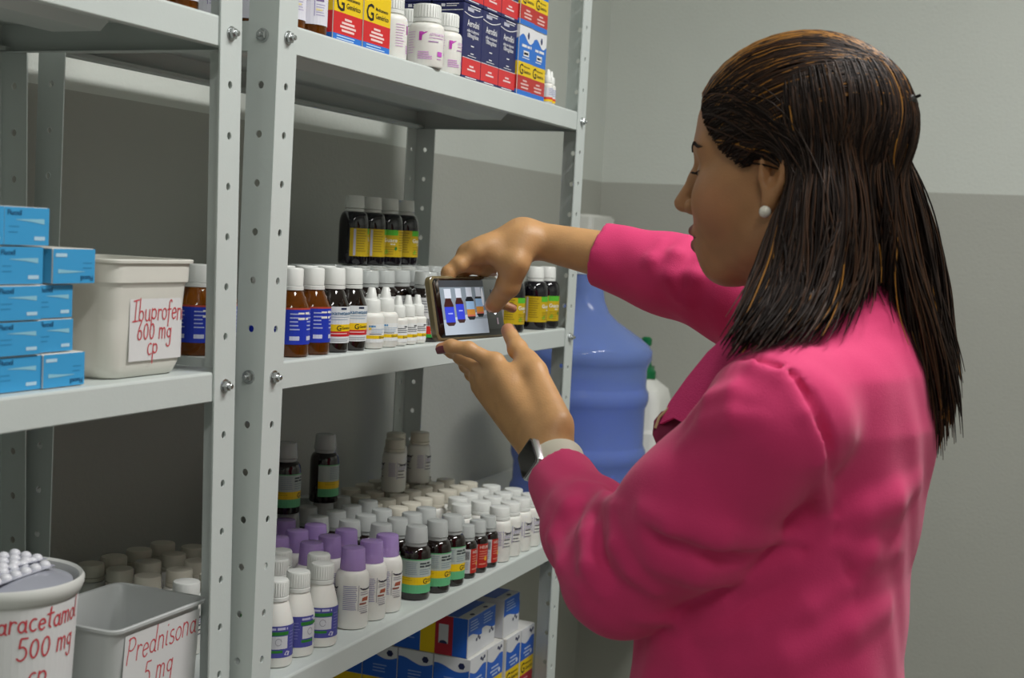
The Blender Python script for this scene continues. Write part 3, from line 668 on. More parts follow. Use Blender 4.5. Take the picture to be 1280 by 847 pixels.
for i in range(2):
    for lv in range(2):
        carton('medicine_carton', 'blue, white and yellow generic carton on the top shelf, %s, %s layer' % (('left', 'right')[i], ('lower', 'upper')[lv]), 'carton', 'blue generic cartons on the top shelf', .650+i*.0565, .010+.002*i, ZTOP+lv*.1015, .056, .045, .101, CARD, f_ibu, s_ibu)
# cartons on the bottom shelf
def f_paw(p, w, h):
    WH = ink('#d9dade')
    p.rect(.0005, w-.0005, .0005, .022, mat('carton_crimson', '#b02234', .4)); p.rect(.0005, w-.0005, .022, .047, CYEL); p.rect(.0005, w-.0005, .047, h-.0005, mat('carton_royal', '#2160c4', .4))
    wave(p, w, h-.022, .004, h-.0005, WH, ph=2.5)
    p.text('G', .004, .0255, .0235, BLK); p.text('Genérico', .0235, .028, .0082, ink('#3a320c')); p.text('Medicamento', .0235, .037, .005, ink('#3a320c'))
    for i, k in enumerate((.8, 1, .6)): p.rect(w*.5-w*.28*k, w*.5+w*.28*k, .0635-i*.006, .066-i*.006, ink('#b9c9e6'), .0006)
    p.poly([(w*.78+.0045*math.cos(i*1.05), .055+.004*math.sin(i*1.05)) for i in range(6)], ink('#cfd8ea'), .0006)
    p.lines(w*.3, w*.7, .015, 2, .005, .002, ink('#dca4aa'))
    for a, b_ in ((.66, .008), (.76, .011), (.85, .008)): p.poly([(w*a+.0036*math.cos(i*1.05), h-b_+.003*math.sin(i*1.05)) for i in range(6)], ink('#1c2450'), .0007)
def s_paw(p, w, h):
    WH = ink('#d9dade')
    p.rect(.0005, w-.0005, .0005, .022, mat('carton_crimson', '#b02234', .4)); p.rect(.0005, w-.0005, .022, .047, CYEL); p.rect(.0005, w-.0005, .047, h-.0005, mat('carton_royal', '#2160c4', .4))
    wave(p, w, h-.017, .005, h-.0005, WH, k=.8, ph=1.2)
    p.poly([(w*.78+.006*math.cos(i*1.05), h-.012+.0055*math.sin(i*1.05)) for i in range(6)], ink('#1c2450'), .0007); p.lines(w*.3, w*.7, .068, 3, .005, .0018, ink('#8aa7da'))
n = 0
for lv in range(2):
    for i, x in enumerate((.6635, .7275, .7925, .8515)):
        for k in range(4 if i == 0 else 2):
            if lv == 0 and k > 1: continue
            wd_ = (.063, .063, .058, .058)[i]
            carton('medicine_carton', 'blue carton of the bottom shelf stack, %s column, %s from the front, %s layer' % (ORD[i], ORD[k], ('lower', 'upper')[lv]), 'carton', 'blue cartons on the bottom shelf', x, (.046, .045, .040, .039)[i]+k*.0615, ZBOT+lv*.1005, wd_, .0605, .100, CARD, f_paw, s_paw if i == 0 else None)
def f_up(p, w, h):
    p.rect(.0005, w-.0005, .0005, h-.0005, ink('#d4d6da')); wave(p, w, h*.5, .004, h-.0005, mat('carton_royal', '#2160c4', .4), .0004, .7, .6)
    p.lines(w*.15, w*.8, h-.006, 4, .0045, .0016, ink('#a9bfe6'), .0006)
    for a, b_ in ((.62, .36), (.74, .42), (.84, .36)): p.poly([(w*a+.003*math.cos(i*1.05), h*b_+.003*math.sin(i*1.05)) for i in range(6)], ink('#1c2450'), .0007)
def s_up(p, w, h):
    p.rect(.0005, w-.0005, .0005, h-.0005, mat('carton_royal', '#2160c4', .4)); p.rect(w*.36, w*.56, .0005, h-.0005, CYEL, .0004); p.rect(w*.56, w*.80, .0005, h-.0005, mat('carton_crimson', '#b02234', .4), .0004)
    p.rect(w*.61, w*.74, .018, .048, ink('#c9cbd0'), .0006); p.poly([(w*.675+.007*math.cos(i*.39), .018+.005*math.sin(i*.39)) for i in range(9)], ink('#1c2450'), .0007); p.lines(w*.2, w*.3, .05, 6, .006, .002, ink('#7f9ed6'))
def s_up2(p, w, h):
    p.rect(.0005, w-.0005, .0005, h-.0005, ink('#c9cbd2')); p.poly([(w*.82+.006*math.cos(i*1.05), .018+.009*math.sin(i*1.05)) for i in range(6)], ink('#1c2450'), .0007)
def t_up(p, w, d): p.rect(.0005, w-.0005, d*.14, d-.0005, mat('carton_royal', '#2160c4', .4)); p.poly([(w*.5+.006*math.cos(i*1.05), .006+.004*math.sin(i*1.05)) for i in range(6)], ink('#1c2450'), .0007)
zu = ZBOT+.2008
carton('medicine_carton', 'carton lying on its side with yellow and red bands, on the blue stack', 'carton', 'cartons lying on the blue stack', .6645, .052, zu, .053, .125, .0615, CARD, f_up, s_up, t_up)
carton('medicine_carton', 'carton lying beside the yellow-red banded one on the blue stack', 'carton', 'cartons lying on the blue stack', .7185, .054, zu, .054, .125, .0605, CARD, f_up, None, t_up)
carton('medicine_carton', 'carton standing apart with blue-white wave front on the blue stack', 'carton', 'cartons lying on the blue stack', .791, .047, zu, .064, .115, .0635, CARD, f_up, s_up2, t_up)
carton('medicine_carton', 'small low carton at the right end on the blue stack', 'carton', 'cartons lying on the blue stack', .860, .068, zu, .05, .03, .034, CARD, f_up, None, t_up)
# cyan cartons on the left unit
def f_flu(flip=False):
    def fn(p, w, h):
        p.rect(.0004, w-.0004, .0004, h-.0004, CLB)
        pale = ink('#8cc6dc')
        if not flip:
            p.text('Fluoxil', w*.06, h*.78, .0062, ink('#123f66')); p.band([(w*.25, h*.66), (w*.6, h*.62), (w*.88, h*.56)], [(w*.25, h*.67), (w*.6, h*.69), (w*.88, h*.70)], pale, .0006)
            p.lines(w*.1, w*.35, h*.5, 2, h*.14, .0008, ink('#2f86b8')); p.rect(w*.66, w*.9, h*.14, h*.24, ink('#b4d8ec'), .0006)
        else:
            p.text('Fluoxil', w*.95, h*.22, .0062, ink('#123f66'), flip=True); p.band([(w*.12, h*.30), (w*.4, h*.31), (w*.75, h*.34)], [(w*.12, h*.42), (w*.4, h*.38), (w*.75, h*.35)], pale, .0006)
            p.rect(w*.06, w*.32, h*.76, h*.86, ink('#b4d8ec'), .0006); p.lines(w*.7, w*.93, h*.6, 2, h*.14, .0008, ink('#2f86b8'))
    return fn
BW, BH = .0525, .0300
rows = [(0, (-.449, -.395, -.342, -.289), -.0485), (1, (-.452, -.398, -.345, -.2915), 0), (2, (-.4545, -.400, -.346, -.2925), 0), (3, (-.456, -.402, -.3425), 0), (4, (-.445, -.391, -.337), 0)]
HT = {0: .0300, 1: .0290, 2: .0295, 3: .0320, 4: .0325}
z = ZMID+LZ; idx = 0
WHF = ink('#dcd9d2')
zrow = []
for r_, xs, _ in rows:
    zrow.append(z)
    h = HT[r_]
    for i, x in enumerate(xs):
        wv = BW if not (r_ in (1, 2) and i == 3) else .0445
        if x < -.43: continue
        y = .036+random.uniform(-.002, .002)+(.004 if (r_ in (1, 2) and i == 3) else 0)
        nm = 'cyan medicine carton, %s layer up, %s from the right' % (ORD[r_], ORD[len(xs)-1-i])
        flip = (r_ == 0 and i == 3)
        t = carton('medicine_carton', nm, 'carton', 'cyan cartons on the left unit', x, y, z+.0003, wv, .11, h-.0006, WHF if i % 2 else CARD, f_flu(flip), lambda p, w, h: p.rect(.0005, w-.0005, .0005, h-.0005, CLB))
    z += h+.0002
carton('medicine_carton', 'cyan carton lying upside down, jutting out beside the white tub', 'carton', 'cyan cartons on the left unit', -.2795, .036, zrow[3]+.0003, .054, .11, .0305, WHF, f_flu(True), lambda p, w, h: p.rect(.0005, w-.0005, .0005, h-.0005, CLB))

# ------------------------------------------------------------------ plastic tubs
def rrect(hx, hy, r, n=5):
    P = []
    for cx, cy, a0 in ((hx-r, hy-r, 0), (-hx+r, hy-r, 90), (-hx+r, -hy+r, 180), (hx-r, -hy+r, 270)):
        for i in range(n+1):
            a = math.radians(a0+90*i/n); P.append((cx+r*math.cos(a), cy+r*math.sin(a)))
    return P
def loft(b, secs, m, close=True):
    """secs: list of (points2d, z)"""
    n = len(secs[0][0]); P = []; fs = []
    for pts, z in secs: P += [(x, y, z) for x, y in pts]
    for k in range(len(secs)-1):
        for i in range(n):
            j = (i+1) % n; fs.append((k*n+i, k*n+j, k*n+n+j, k*n+n+i))
    if close: fs.append(tuple(range(n-1, -1, -1)))
    b.add(P, fs, m); return n, len(secs)
TUBW = mat('yellowed_white_plastic', '#dcdbd2', .45, noise=.06, nscale=25)
TUBT = mat('translucent_white_plastic', '#c9cccb', .35, noise=.03, nscale=20, trans=.1)
PAPER = mat('paper_label', '#dcdcdc', .6); REDPEN = ink('#c8434c', .6)
t = thing('storage_tub', 'square white plastic tub with red handwriting Ibuprofeno 600mg on middle shelf', 'tub', (-.1435, .091, ZMID+LZ+.0004))
b = MB(); H_ = .111
secs = []
for z_, k in ((0, -.008), (.002, -.005), (.012, -.0015), (.05, 0), (.082, .0005), (.088, .0028), (.0895, .0042), (H_-.004, .0048), (H_-.0035, .0072), (H_-.001, .0075), (H_, .0068)):
    secs.append((rrect(.0575+k, .054+k, .016), z_))
loft(b, secs, TUBW)
secs = [(rrect(.0575+.0068, .054+.0068, .016), H_), (rrect(.0575+.003, .054+.003, .015), H_-.0005), (rrect(.055, .0515, .014), .02), (rrect(.05, .046, .012), .003)]
n_, k_ = loft(b, secs, TUBW, False); b.obj('tub_body', t, .7)
def tubmap(u, v, l):
    x = -.030+u; c = .0415
    if x <= c: return (x, -.0547-l, v)
    a = (x-c)/.016; return (c+(.0162+l)*math.sin(a), -.0547+.0162-(.0162+l)*math.cos(a), v)
p = Print(tubmap, .003); p.rect(-.002, .0835, .016, .074, PAPER, .0003); o = p.obj('paper_label', t)
p = Print(tubmap); handwrite(p, 'Ibuprofeno', .002, .0535, .0106, REDPEN, .0013, rise=0.0); handwrite(p, '600 mg', .009, .0355, .0100, REDPEN, .0013); handwrite(p, 'cp', .024, .0215, .0105, REDPEN, .0013); p.obj('handwriting', t)
# prednisone bin
t = thing('storage_tub', 'open translucent tub with red handwriting Prednisona 5mg behind the steel post', 'tub', (-.1095, .0935, ZLOW+LZ+.0004))
b = MB(); H_ = .1135
secs = [(rrect(.062+k, .046+k, .013), z_) for z_, k in ((0, -.004), (.002, -.001), (.06, .004), (H_-.004, .0085), (H_-.0038, .0125), (H_-.001, .0128), (H_, .0118))]
loft(b, secs, TUBT)
secs = [(rrect(.062+k, .046+k, .012), z_) for z_, k in ((H_, .0118), (H_-.0006, .0088), (H_-.004, .0068), (.06, .0025), (.003, -.0025))]
loft(b, secs, TUBT, False)
b.add([(x, y, .003) for x, y in rrect(.0595, .0435, .012)], [tuple(range(24))], TUBT); b.obj('tub_body', t, .7)
p = Print(lambda u, v, l: (-.055+u, -.0475-.0065*v/.11-l, v)); p.rect(0, .118, .012, .104, PAPER, .0012); p.obj('paper_label', t)
p = Print(lambda u, v, l: (-.055+u, -.0475-.0065*v/.11-l-.0006, v)); handwrite(p, 'Prednisona', .004, .075, .0146, REDPEN, .0015, rise=.06); handwrite(p, '5 mg', .032, .046, .0135, REDPEN, .0015, rise=.08); handwrite(p, 'cp', .045, .026, .0105, REDPEN, .0013); p.obj('handwriting', t)
BLI = mat('blister_foil_plastic', '#b8bac6', .22, metal=.25)
def blister(parent_label, x, y, z, rot, tilt, nx, ny, group='pill blister strips'):
    t = thing('blister_strip', parent_label, 'blister', (x, y, z), 0, group); t.rotation_euler = (tilt, 0, rot)
    b = MB(); s = .0135; b.bbox(0, nx*s, 0, ny*s, 0, .0006, .0002, BLI); b.obj('foil_sheet', t, .3)
    b = MB(); b.lathe([(.0052*math.cos(k*.26), .0006+.0042*math.sin(k*.26)) for k in range(6)]+[(.0004, .0048)], mat('white_pill', '#dedee4', .3), 12); me = b.mesh('pill', .8)
    for i in range(nx):
        for j in range(ny): link('pill', me, t, ((i+.5)*s, (j+.5)*s, 0))
blister('blister strips of brownish tablets lying in the prednisone tub', -.165, .060, ZLOW+LZ+.0045, .1, 0, 6, 3)
# paracetamol bucket
t = thing('storage_tub', 'round white bucket with red handwriting Paracetamol 500mg, full of blister strips', 'tub', (-.2790, .0815, ZLOW+LZ+.0004))
BUCK = mat('bucket_plastic', '#d3d4d0', .4)
b = MB(); H_ = .183
b.lathe([(.052, 0), (.054, .002), (.0620, H_-.016), (.0650, H_-.014), (.0675, H_-.008), (.0680, H_-.003), (.0660, H_), (.0633, H_-.002), (.0615, H_-.016), (.0525, .006), (.001, .005)], BUCK, 56, cap=False)
b.add([(.05*math.cos(i*math.pi/28), .05*math.sin(i*math.pi/28), 0) for i in range(56)], [tuple(range(55, -1, -1))], BUCK); b.obj('bucket_body', t, .7)
RB = .0588
p = Print(lambda u, v, l: ((RB+.0046*(v-.09)/.09+l)*math.sin(u/RB), -(RB+.0046*(v-.09)/.09+l)*math.cos(u/RB), v), .006); p.rect(-.088, .058, .04, .1655, PAPER, .0003); p.obj('paper_label', t)
p = Print(lambda u, v, l: ((RB+.0046*(v-.09)/.09+l)*math.sin(u/RB), -(RB+.0046*(v-.09)/.09+l)*math.cos(u/RB), v)); handwrite(p, 'Paracetamol', -.0625, .146, .0102, REDPEN, .0016, rise=.02); handwrite(p, '500 mg', -.038, .122, .0110, REDPEN, .0016, rise=.04); handwrite(p, 'cp', -.028, .098, .0115, REDPEN, .0016); p.obj('handwriting', t)
zb_ = ZLOW+LZ+.183
blister('silver blister strip of white pills heaped on the paracetamol bucket', -.333, .050, zb_+.002, .10, .10, 7, 2)
blister('blister strip lying across the back of the paracetamol bucket', -.330, .076, zb_+.006, -.05, .02, 7, 3)
b = MB(); b.lathe([(.0002, zb_-.02), (.059, zb_-.018), (.058, zb_-.006), (.03, zb_+.001), (.0005, zb_+.002)], BLI, 28); o = b.obj('blister_strip', None, .8)
o.location = (-.2790, .0815, 0); tag(o, 'heap of pill blisters filling the paracetamol bucket', 'blister', 'pill blister strips')
t = thing('storage_tub', 'dark-rimmed white container edge behind the paracetamol bucket', 'tub', (-.36, .215, ZLOW+LZ+.0004))
b = MB(); b.lathe([(.046, 0), (.052, .15), (.055, .151), (.055, .158), (.053, .16), (.0015, .1605)], WHITEP, 36); b.obj('tub_body', t)

# ------------------------------------------------------------------ water jug, its table and the white container
t = thing('wall_counter', 'white laminate counter in the corner under the blue water jug', 'counter', (1.08, -.06, 0))
WLAM = mat('white_laminate', '#dedfda', .35, noise=.02, nscale=6)
ZJ = .9245
b = MB(); b.bbox(0, WR-1.08-.001, 0, WB+.06-.001, ZJ-.03, ZJ, .002, WLAM); b.obj('counter_top', t)
for x in (.25, .80):
    b = MB(); b.box(x-.012, x+.012, .08, WB+.06-.001, ZJ-.045, ZJ-.0302, STEEL); b.box(x-.012, x+.012, WB+.06-.016, WB+.06-.001, ZJ-.25, ZJ-.045, STEEL)
    b.tube([(x, .12, ZJ-.045), (x, WB+.045, ZJ-.22)], .008, STEEL, 8); b.obj('bracket', t)
t = thing('wall_box', 'small white box fixed on the wall just above the raised forearm', 'wall box', (1.93, WB-.0005, 1.44))
b = MB(); b.bbox(-.085, .085, -.05, 0, 0, .052, .006, WHITEP); b.obj('box_body', t); b = MB(); b.bbox(-.075, .075, -.053, -.0495, .006, .046, .001, WHITEP); b.obj('cover_plate', t)
t = thing('water_jug', 'large translucent blue water jug with white cap on the corner table', 'water jug', (1.242, .097, ZJ+.0003))
JUG = mat('blue_jug_plastic', '#8ca6ec', .25, trans=.55, coat=.3, ior=1.12)
R = .128
def jr(z):
    return R
prof = [(.085, .0), (.108, .006), (R-.003, .016), (R, .026), (R-.001, .036), (R-.005, .044)]
for zc in (.105, .215):
    prof += [(R-.005, zc-.022), (R-.001, zc-.013), (R+.001, zc-.004), (R, zc+.008), (R-.004, zc+.015), (R-.005, zc+.020)]
prof += [(R-.005, .268), (R-.001, .278), (R+.003, .286), (R+.003, .302), (R-.004, .312), (R-.022, .326), (R-.045, .341), (R-.066, .355), (R-.082, .370), (.036, .392), (.033, .410), (.0325, .440), (.029, .452)]
b = MB(); b.lathe(prof, JUG, 56); b.obj('jug_shell', t, .9)
b = MB(); b.lathe([(.0305, .440), (.034, .442), (.034, .470), (.032, .474), (.012, .475)], mat('jug_cap_plastic', '#dfe6ea', .35), 32); b.obj('cap', t)
wp = [(r-.0035, z) for r, z in prof if z < .20]; wp = [(max(r, .02), z+.003) for r, z in wp] + [(R-.0125, .236)]
b = MB(); b.lathe(wp, mat('blue_tinted_water', '#5f80dc', .3, trans=.3, ior=1.2), 48); b.obj('water', t, .9)
t = thing('dispenser_bottle', 'white plastic container with green spout beside the blue jug', 'container', (1.615, .085, ZJ+.0003))
b = MB(); loft(b, [(rrect(.062+k, .052+k, .02), z_) for z_, k in ((0, -.006), (.004, 0), (.105, .001), (.110, -.003), (.116, -.004), (.17, -.004), (.195, -.010), (.212, -.028), (.217, -.036))], WHITEP); 
b.add([(x, y, .217) for x, y in rrect(.026, .016, .008)], [tuple(range(24))], WHITEP); b.obj('container_body', t, .6)
GRNP = mat('green_spout_plastic', '#0e6a3c', .3)
b = MB(); b.lathe([(.022, .217), (.022, .232), (.016, .238), (.012, .242), (.010, .262), (.009, .272)], GRNP, 20); b.tube([(0, 0, .262), (-.004, 0, .278), (-.012, 0, .290)], .009, GRNP, 10)
b.lathe([(.008, .286), (.0115, .290), (.0115, .302), (.007, .306)], GRNP, 16, (-.006, 0)); b.box(.008, .03, -.01, .01, .218, .242, GRNP); b.obj('spout', t)

# ------------------------------------------------------------------ the woman: distance-field sculpting, meshed with surface nets
def V3(p): return np.array(p, np.float32)
class Grid:
    def __init__(s, lo, hi, h):
        s.lo = np.array(lo, np.float32); s.h = h
        n = np.ceil((np.array(hi)-np.array(lo))/h).astype(int)+1; s.n = n
        s.x = (s.lo[0]+h*np.arange(n[0], dtype=np.float32))[:, None, None]
        s.y = (s.lo[1]+h*np.arange(n[1], dtype=np.float32))[None, :, None]
        s.z = (s.lo[2]+h*np.arange(n[2], dtype=np.float32))[None, None, :]
class Pts:
    def __init__(s, P): s.x, s.y, s.z = [np.ascontiguousarray(P[:, i].astype(np.float32)) for i in range(3)]
def cone(g, a, b, ra, rb):
    a = V3(a); ab = V3(b)-a; L2 = float(ab@ab)+1e-12
    X, Y, Z = g.x-a[0], g.y-a[1], g.z-a[2]
    t = np.clip((X*ab[0]+Y*ab[1]+Z*ab[2])/L2, 0, 1)
    return np.sqrt((X-t*ab[0])**2+(Y-t*ab[1])**2+(Z-t*ab[2])**2)-(ra+(rb-ra)*t)
def ball(g, c, r): return np.sqrt((g.x-c[0])**2+(g.y-c[1])**2+(g.z-c[2])**2)-r
def ell(g, c, R, axes=None):
    X, Y, Z = g.x-c[0], g.y-c[1], g.z-c[2]
    if axes is not None:
        A = np.array(axes, np.float32)
        X, Y, Z = X*A[0][0]+Y*A[0][1]+Z*A[0][2], X*A[1][0]+Y*A[1][1]+Z*A[1][2], X*A[2][0]+Y*A[2][1]+Z*A[2][2]
    k0 = np.sqrt((X/R[0])**2+(Y/R[1])**2+(Z/R[2])**2); k1 = np.sqrt((X/R[0]**2)**2+(Y/R[1]**2)**2+(Z/R[2]**2)**2)
    return k0*(k0-1)/np.maximum(k1, 1e-6)
def sm(a, b, k):
    h = np.clip(.5+.5*(b-a)/k, 0, 1); return b+(a-b)*h-k*h*(1-h)
def smax(a, b, k): return -sm(-a, -b, k)
def chain(g, pts, rs, k=.004):
    d = None
    for i in range(len(pts)-1):
        c = cone(g, pts[i], pts[i+1], rs[i], rs[i+1]); d = c if d is None else sm(d, c, k)
    return d
def surfnet(D, lo, h):
    S = D < 0; nx, ny, nz = D.shape
    def corner(A, i, j, k): return A[i:nx-1+i, j:ny-1+j, k:nz-1+k]
    cnt = sum(corner(S, i, j, k).astype(np.int8) for i in (0, 1) for j in (0, 1) for k in (0, 1))
    act = (cnt > 0) & (cnt < 8); I = np.argwhere(act)
    idx = np.full(act.shape, -1, np.int64); idx[act] = np.arange(len(I))
    acc = np.zeros((len(I), 3)); num = np.zeros(len(I))
    cs = [(i, j, k) for i in (0, 1) for j in (0, 1) for k in (0, 1)]
    for a in cs:
        for ax in range(3):
            if a[ax]: continue
            b = list(a); b[ax] = 1
            va = D[I[:, 0]+a[0], I[:, 1]+a[1], I[:, 2]+a[2]]; vb = D[I[:, 0]+b[0], I[:, 1]+b[1], I[:, 2]+b[2]]
            m = (va < 0) != (vb < 0); t = np.where(m, va/np.where(m, va-vb, 1), 0)
            p = np.array(a, float)[None, :].repeat(len(I), 0); p[:, ax] += t
            acc += p*m[:, None]; num += m
    Vv = (I+acc/num[:, None])*h+lo
    Q = []
    for ax in range(3):
        sl0 = [slice(None)]*3; sl1 = [slice(None)]*3; sl0[ax] = slice(0, -1); sl1[ax] = slice(1, None)
        A, B = S[tuple(sl0)], S[tuple(sl1)]; E = np.argwhere(A != B)
        o1, o2 = [(1, 2), (2, 0), (0, 1)][ax]
        ok = (E[:, o1] > 0) & (E[:, o2] > 0) & (E[:, o1] < D.shape[o1]-1) & (E[:, o2] < D.shape[o2]-1); E = E[ok]
        def cell(d1, d2):
            C = E.copy(); C[:, o1] += d1; C[:, o2] += d2; return idx[C[:, 0], C[:, 1], C[:, 2]]
        q = np.stack([cell(-1, -1), cell(0, -1), cell(0, 0), cell(-1, 0)], 1)
        inside = S[E[:, 0], E[:, 1], E[:, 2]]; q[~inside] = q[~inside][:, ::-1]
        Q.append(q)
    Q = np.concatenate(Q); Q = Q[(Q >= 0).all(1)]
    return Vv, Q
def relax(Vv, Q, it=2, lam=.5):
    n = len(Vv)
    for _ in range(it):
        s = np.zeros_like(Vv); c = np.zeros(n)
        for a in range(4):
            b = (a+1) % 4
            np.add.at(s, Q[:, a], Vv[Q[:, b]]); np.add.at(c, Q[:, a], 1)
            np.add.at(s, Q[:, b], Vv[Q[:, a]]); np.add.at(c, Q[:, b], 1)
        Vv = Vv+lam*(s/np.maximum(c, 1)[:, None]-Vv)
    return Vv
def npmesh(name, parts, m, colors=None):
    Vs, Qs, off = [], [], 0
    for Vv, Q in parts: Vs.append(Vv); Qs.append(Q+off); off += len(Vv)
    Vv = np.concatenate(Vs); Q = np.concatenate(Qs)
    me = bpy.data.meshes.new(name); me.vertices.add(len(Vv)); me.vertices.foreach_set('co', Vv.astype(np.float32).ravel())
    me.loops.add(len(Q)*4); me.loops.foreach_set('vertex_index', Q.astype(np.int32).ravel())
    me.polygons.add(len(Q)); me.polygons.foreach_set('loop_start', np.arange(0, len(Q)*4, 4, dtype=np.int32))
    me.update(calc_edges=True); me.shade_smooth(); me.materials.append(m)
    if colors is not None:
        at = me.color_attributes.new('tint', 'FLOAT_COLOR', 'POINT'); at.data.foreach_set('color', np.concatenate(colors).astype(np.float32).ravel())
    return me

# ---- pose (metres, in the room)
FD = V3((.12, .993, 0)); RD = V3((.993, -.12, 0))              # torso facing, her right
LS, LE, LC, LWR = V3((-0.0553, -0.5424, 1.2835)), V3((0.0008, -0.3961, 1.1168)), V3((0.1361, -0.2790, 1.1782)), V3((0.1662, -0.2549, 1.2051))
RS, RE, RC, RWR = V3((0.3084, -0.5799, 1.2898)), V3((0.3205, -0.3964, 1.3786)), V3((0.3199, -0.2451, 1.4135)), V3((0.3164, -0.1555, 1.4281))
HC = V3((0.1077, -0.5105, 1.5198))
hp = math.radians(3)
_f = np.array([.10*math.cos(hp), .995*math.cos(hp), -math.sin(hp)]); HF = V3(_f/np.linalg.norm(_f)); HL = V3((-.995, .10, 0)); HU = V3(np.cross(HF, HL)); 
if HU[2] < 0: HU = -HU
def hw(f, l, u): return HC+HF*f+HL*l+HU*u
NB = V3((.128, -.565, 1.362))
# ---- jacket field
SEC = [(.77, .101, -.524, .162, .143), (.86, .101, -.522, .154, .137), (.95, .102, -.519, .142, .130), (1.04, .104, -.516, .132, .124), (1.13, .107, -.518, .130, .122), (1.21, .111, -.531, .138, .118), (1.27, .116, -.546, .146, .108), (1.32, .123, -.556, .140, .088), (1.355, .127, -.563, .100, .066), (1.40, .129, -.566, .060, .055)]
def torso(g):
    zs = [s[0] for s in SEC]; z = g.z
    cx, cy, a, b = [np.interp(z.ravel(), zs, [s[i] for s in SEC]).reshape(z.shape).astype(np.float32) for i in (1, 2, 3, 4)]
    X, Y = g.x-cx, g.y-cy
    u = X*RD[0]+Y*RD[1]; v = X*FD[0]+Y*FD[1]
    q = (np.abs(u/a)**2.4+np.abs(v/b)**2.4)**(1/2.4)
    d = (q-1)*np.minimum(a, b)*.92
    return np.maximum(np.maximum(d, SEC[0][0]-z), z-SEC[-1][0])
def sleeve(g, s, e, c, rs, re_, rm, rc):
    m = e+(c-e)*.45
    ms = s+(e-s)*.5+V3((0, 0, -.006))
    d = chain(g, [s, ms, e], [rs, (rs+re_)*.5+.004, re_], .03)
    d = sm(d, chain(g, [e, m, c+(c-m)*.12], [re_, rm, rc], .02), .02)
    ax = (c-m)/np.linalg.norm(c-m)
    t = (g.x-c[0])*ax[0]+(g.y-c[1])*ax[1]+(g.z-c[2])*ax[2]
    near = np.sqrt((g.x-c[0])**2+(g.y-c[1])**2+(g.z-c[2])**2)-.09
    return d, t, near, ax
RIDGES = []
def jacket(g, folds=True):
    d = torso(g)
    for S in (LS, RS):
        d = sm(d, cone(g, NB+V3((0, 0, -.035)), S+V3((0, 0, .004)), .052, .050), .05)
    dl, tl, nl, al = sleeve(g, LS, LE, LC, .060, .052, .046, .0345)
    dr, tr, nr, ar = sleeve(g, RS, RE, RC, .064, .050, .044, .0370)
    # the sleeve heads stand slightly proud of the body at the seam
    kk = np.clip((g.z-1.20)/.08, 0, 1)*.020+.004
    d = sm(d, dl, kk); d = sm(d, dr, kk)
    if folds:
        for pts, r, k, sgn in RIDGES:
            c = chain(g, [V3(p) for p in pts], [r*.35]+[r]*(len(pts)-2)+[r*.35] if len(pts) > 2 else [r, r], .003)
            d = sm(d, c, k) if sgn > 0 else smax(d, -c, k)
        w = .0016*np.sin(g.x*61+g.z*38+2*np.sin(g.y*33))*np.sin(g.y*47-g.z*29+1.5*np.sin(g.x*41)); d = d+w.astype(np.float32)
    for (dd, t, near, ax, c, rc) in ((dl, tl, nl, al, LC, .0345), (dr, tr, nr, ar, RC, .0370)):
        d = np.where(near < 0, np.maximum(d, t), d)
        inner = cone(g, c-ax*.03, c+ax*.03, rc-.0075, rc-.0075)
        d = np.maximum(d, -inner)
    return d
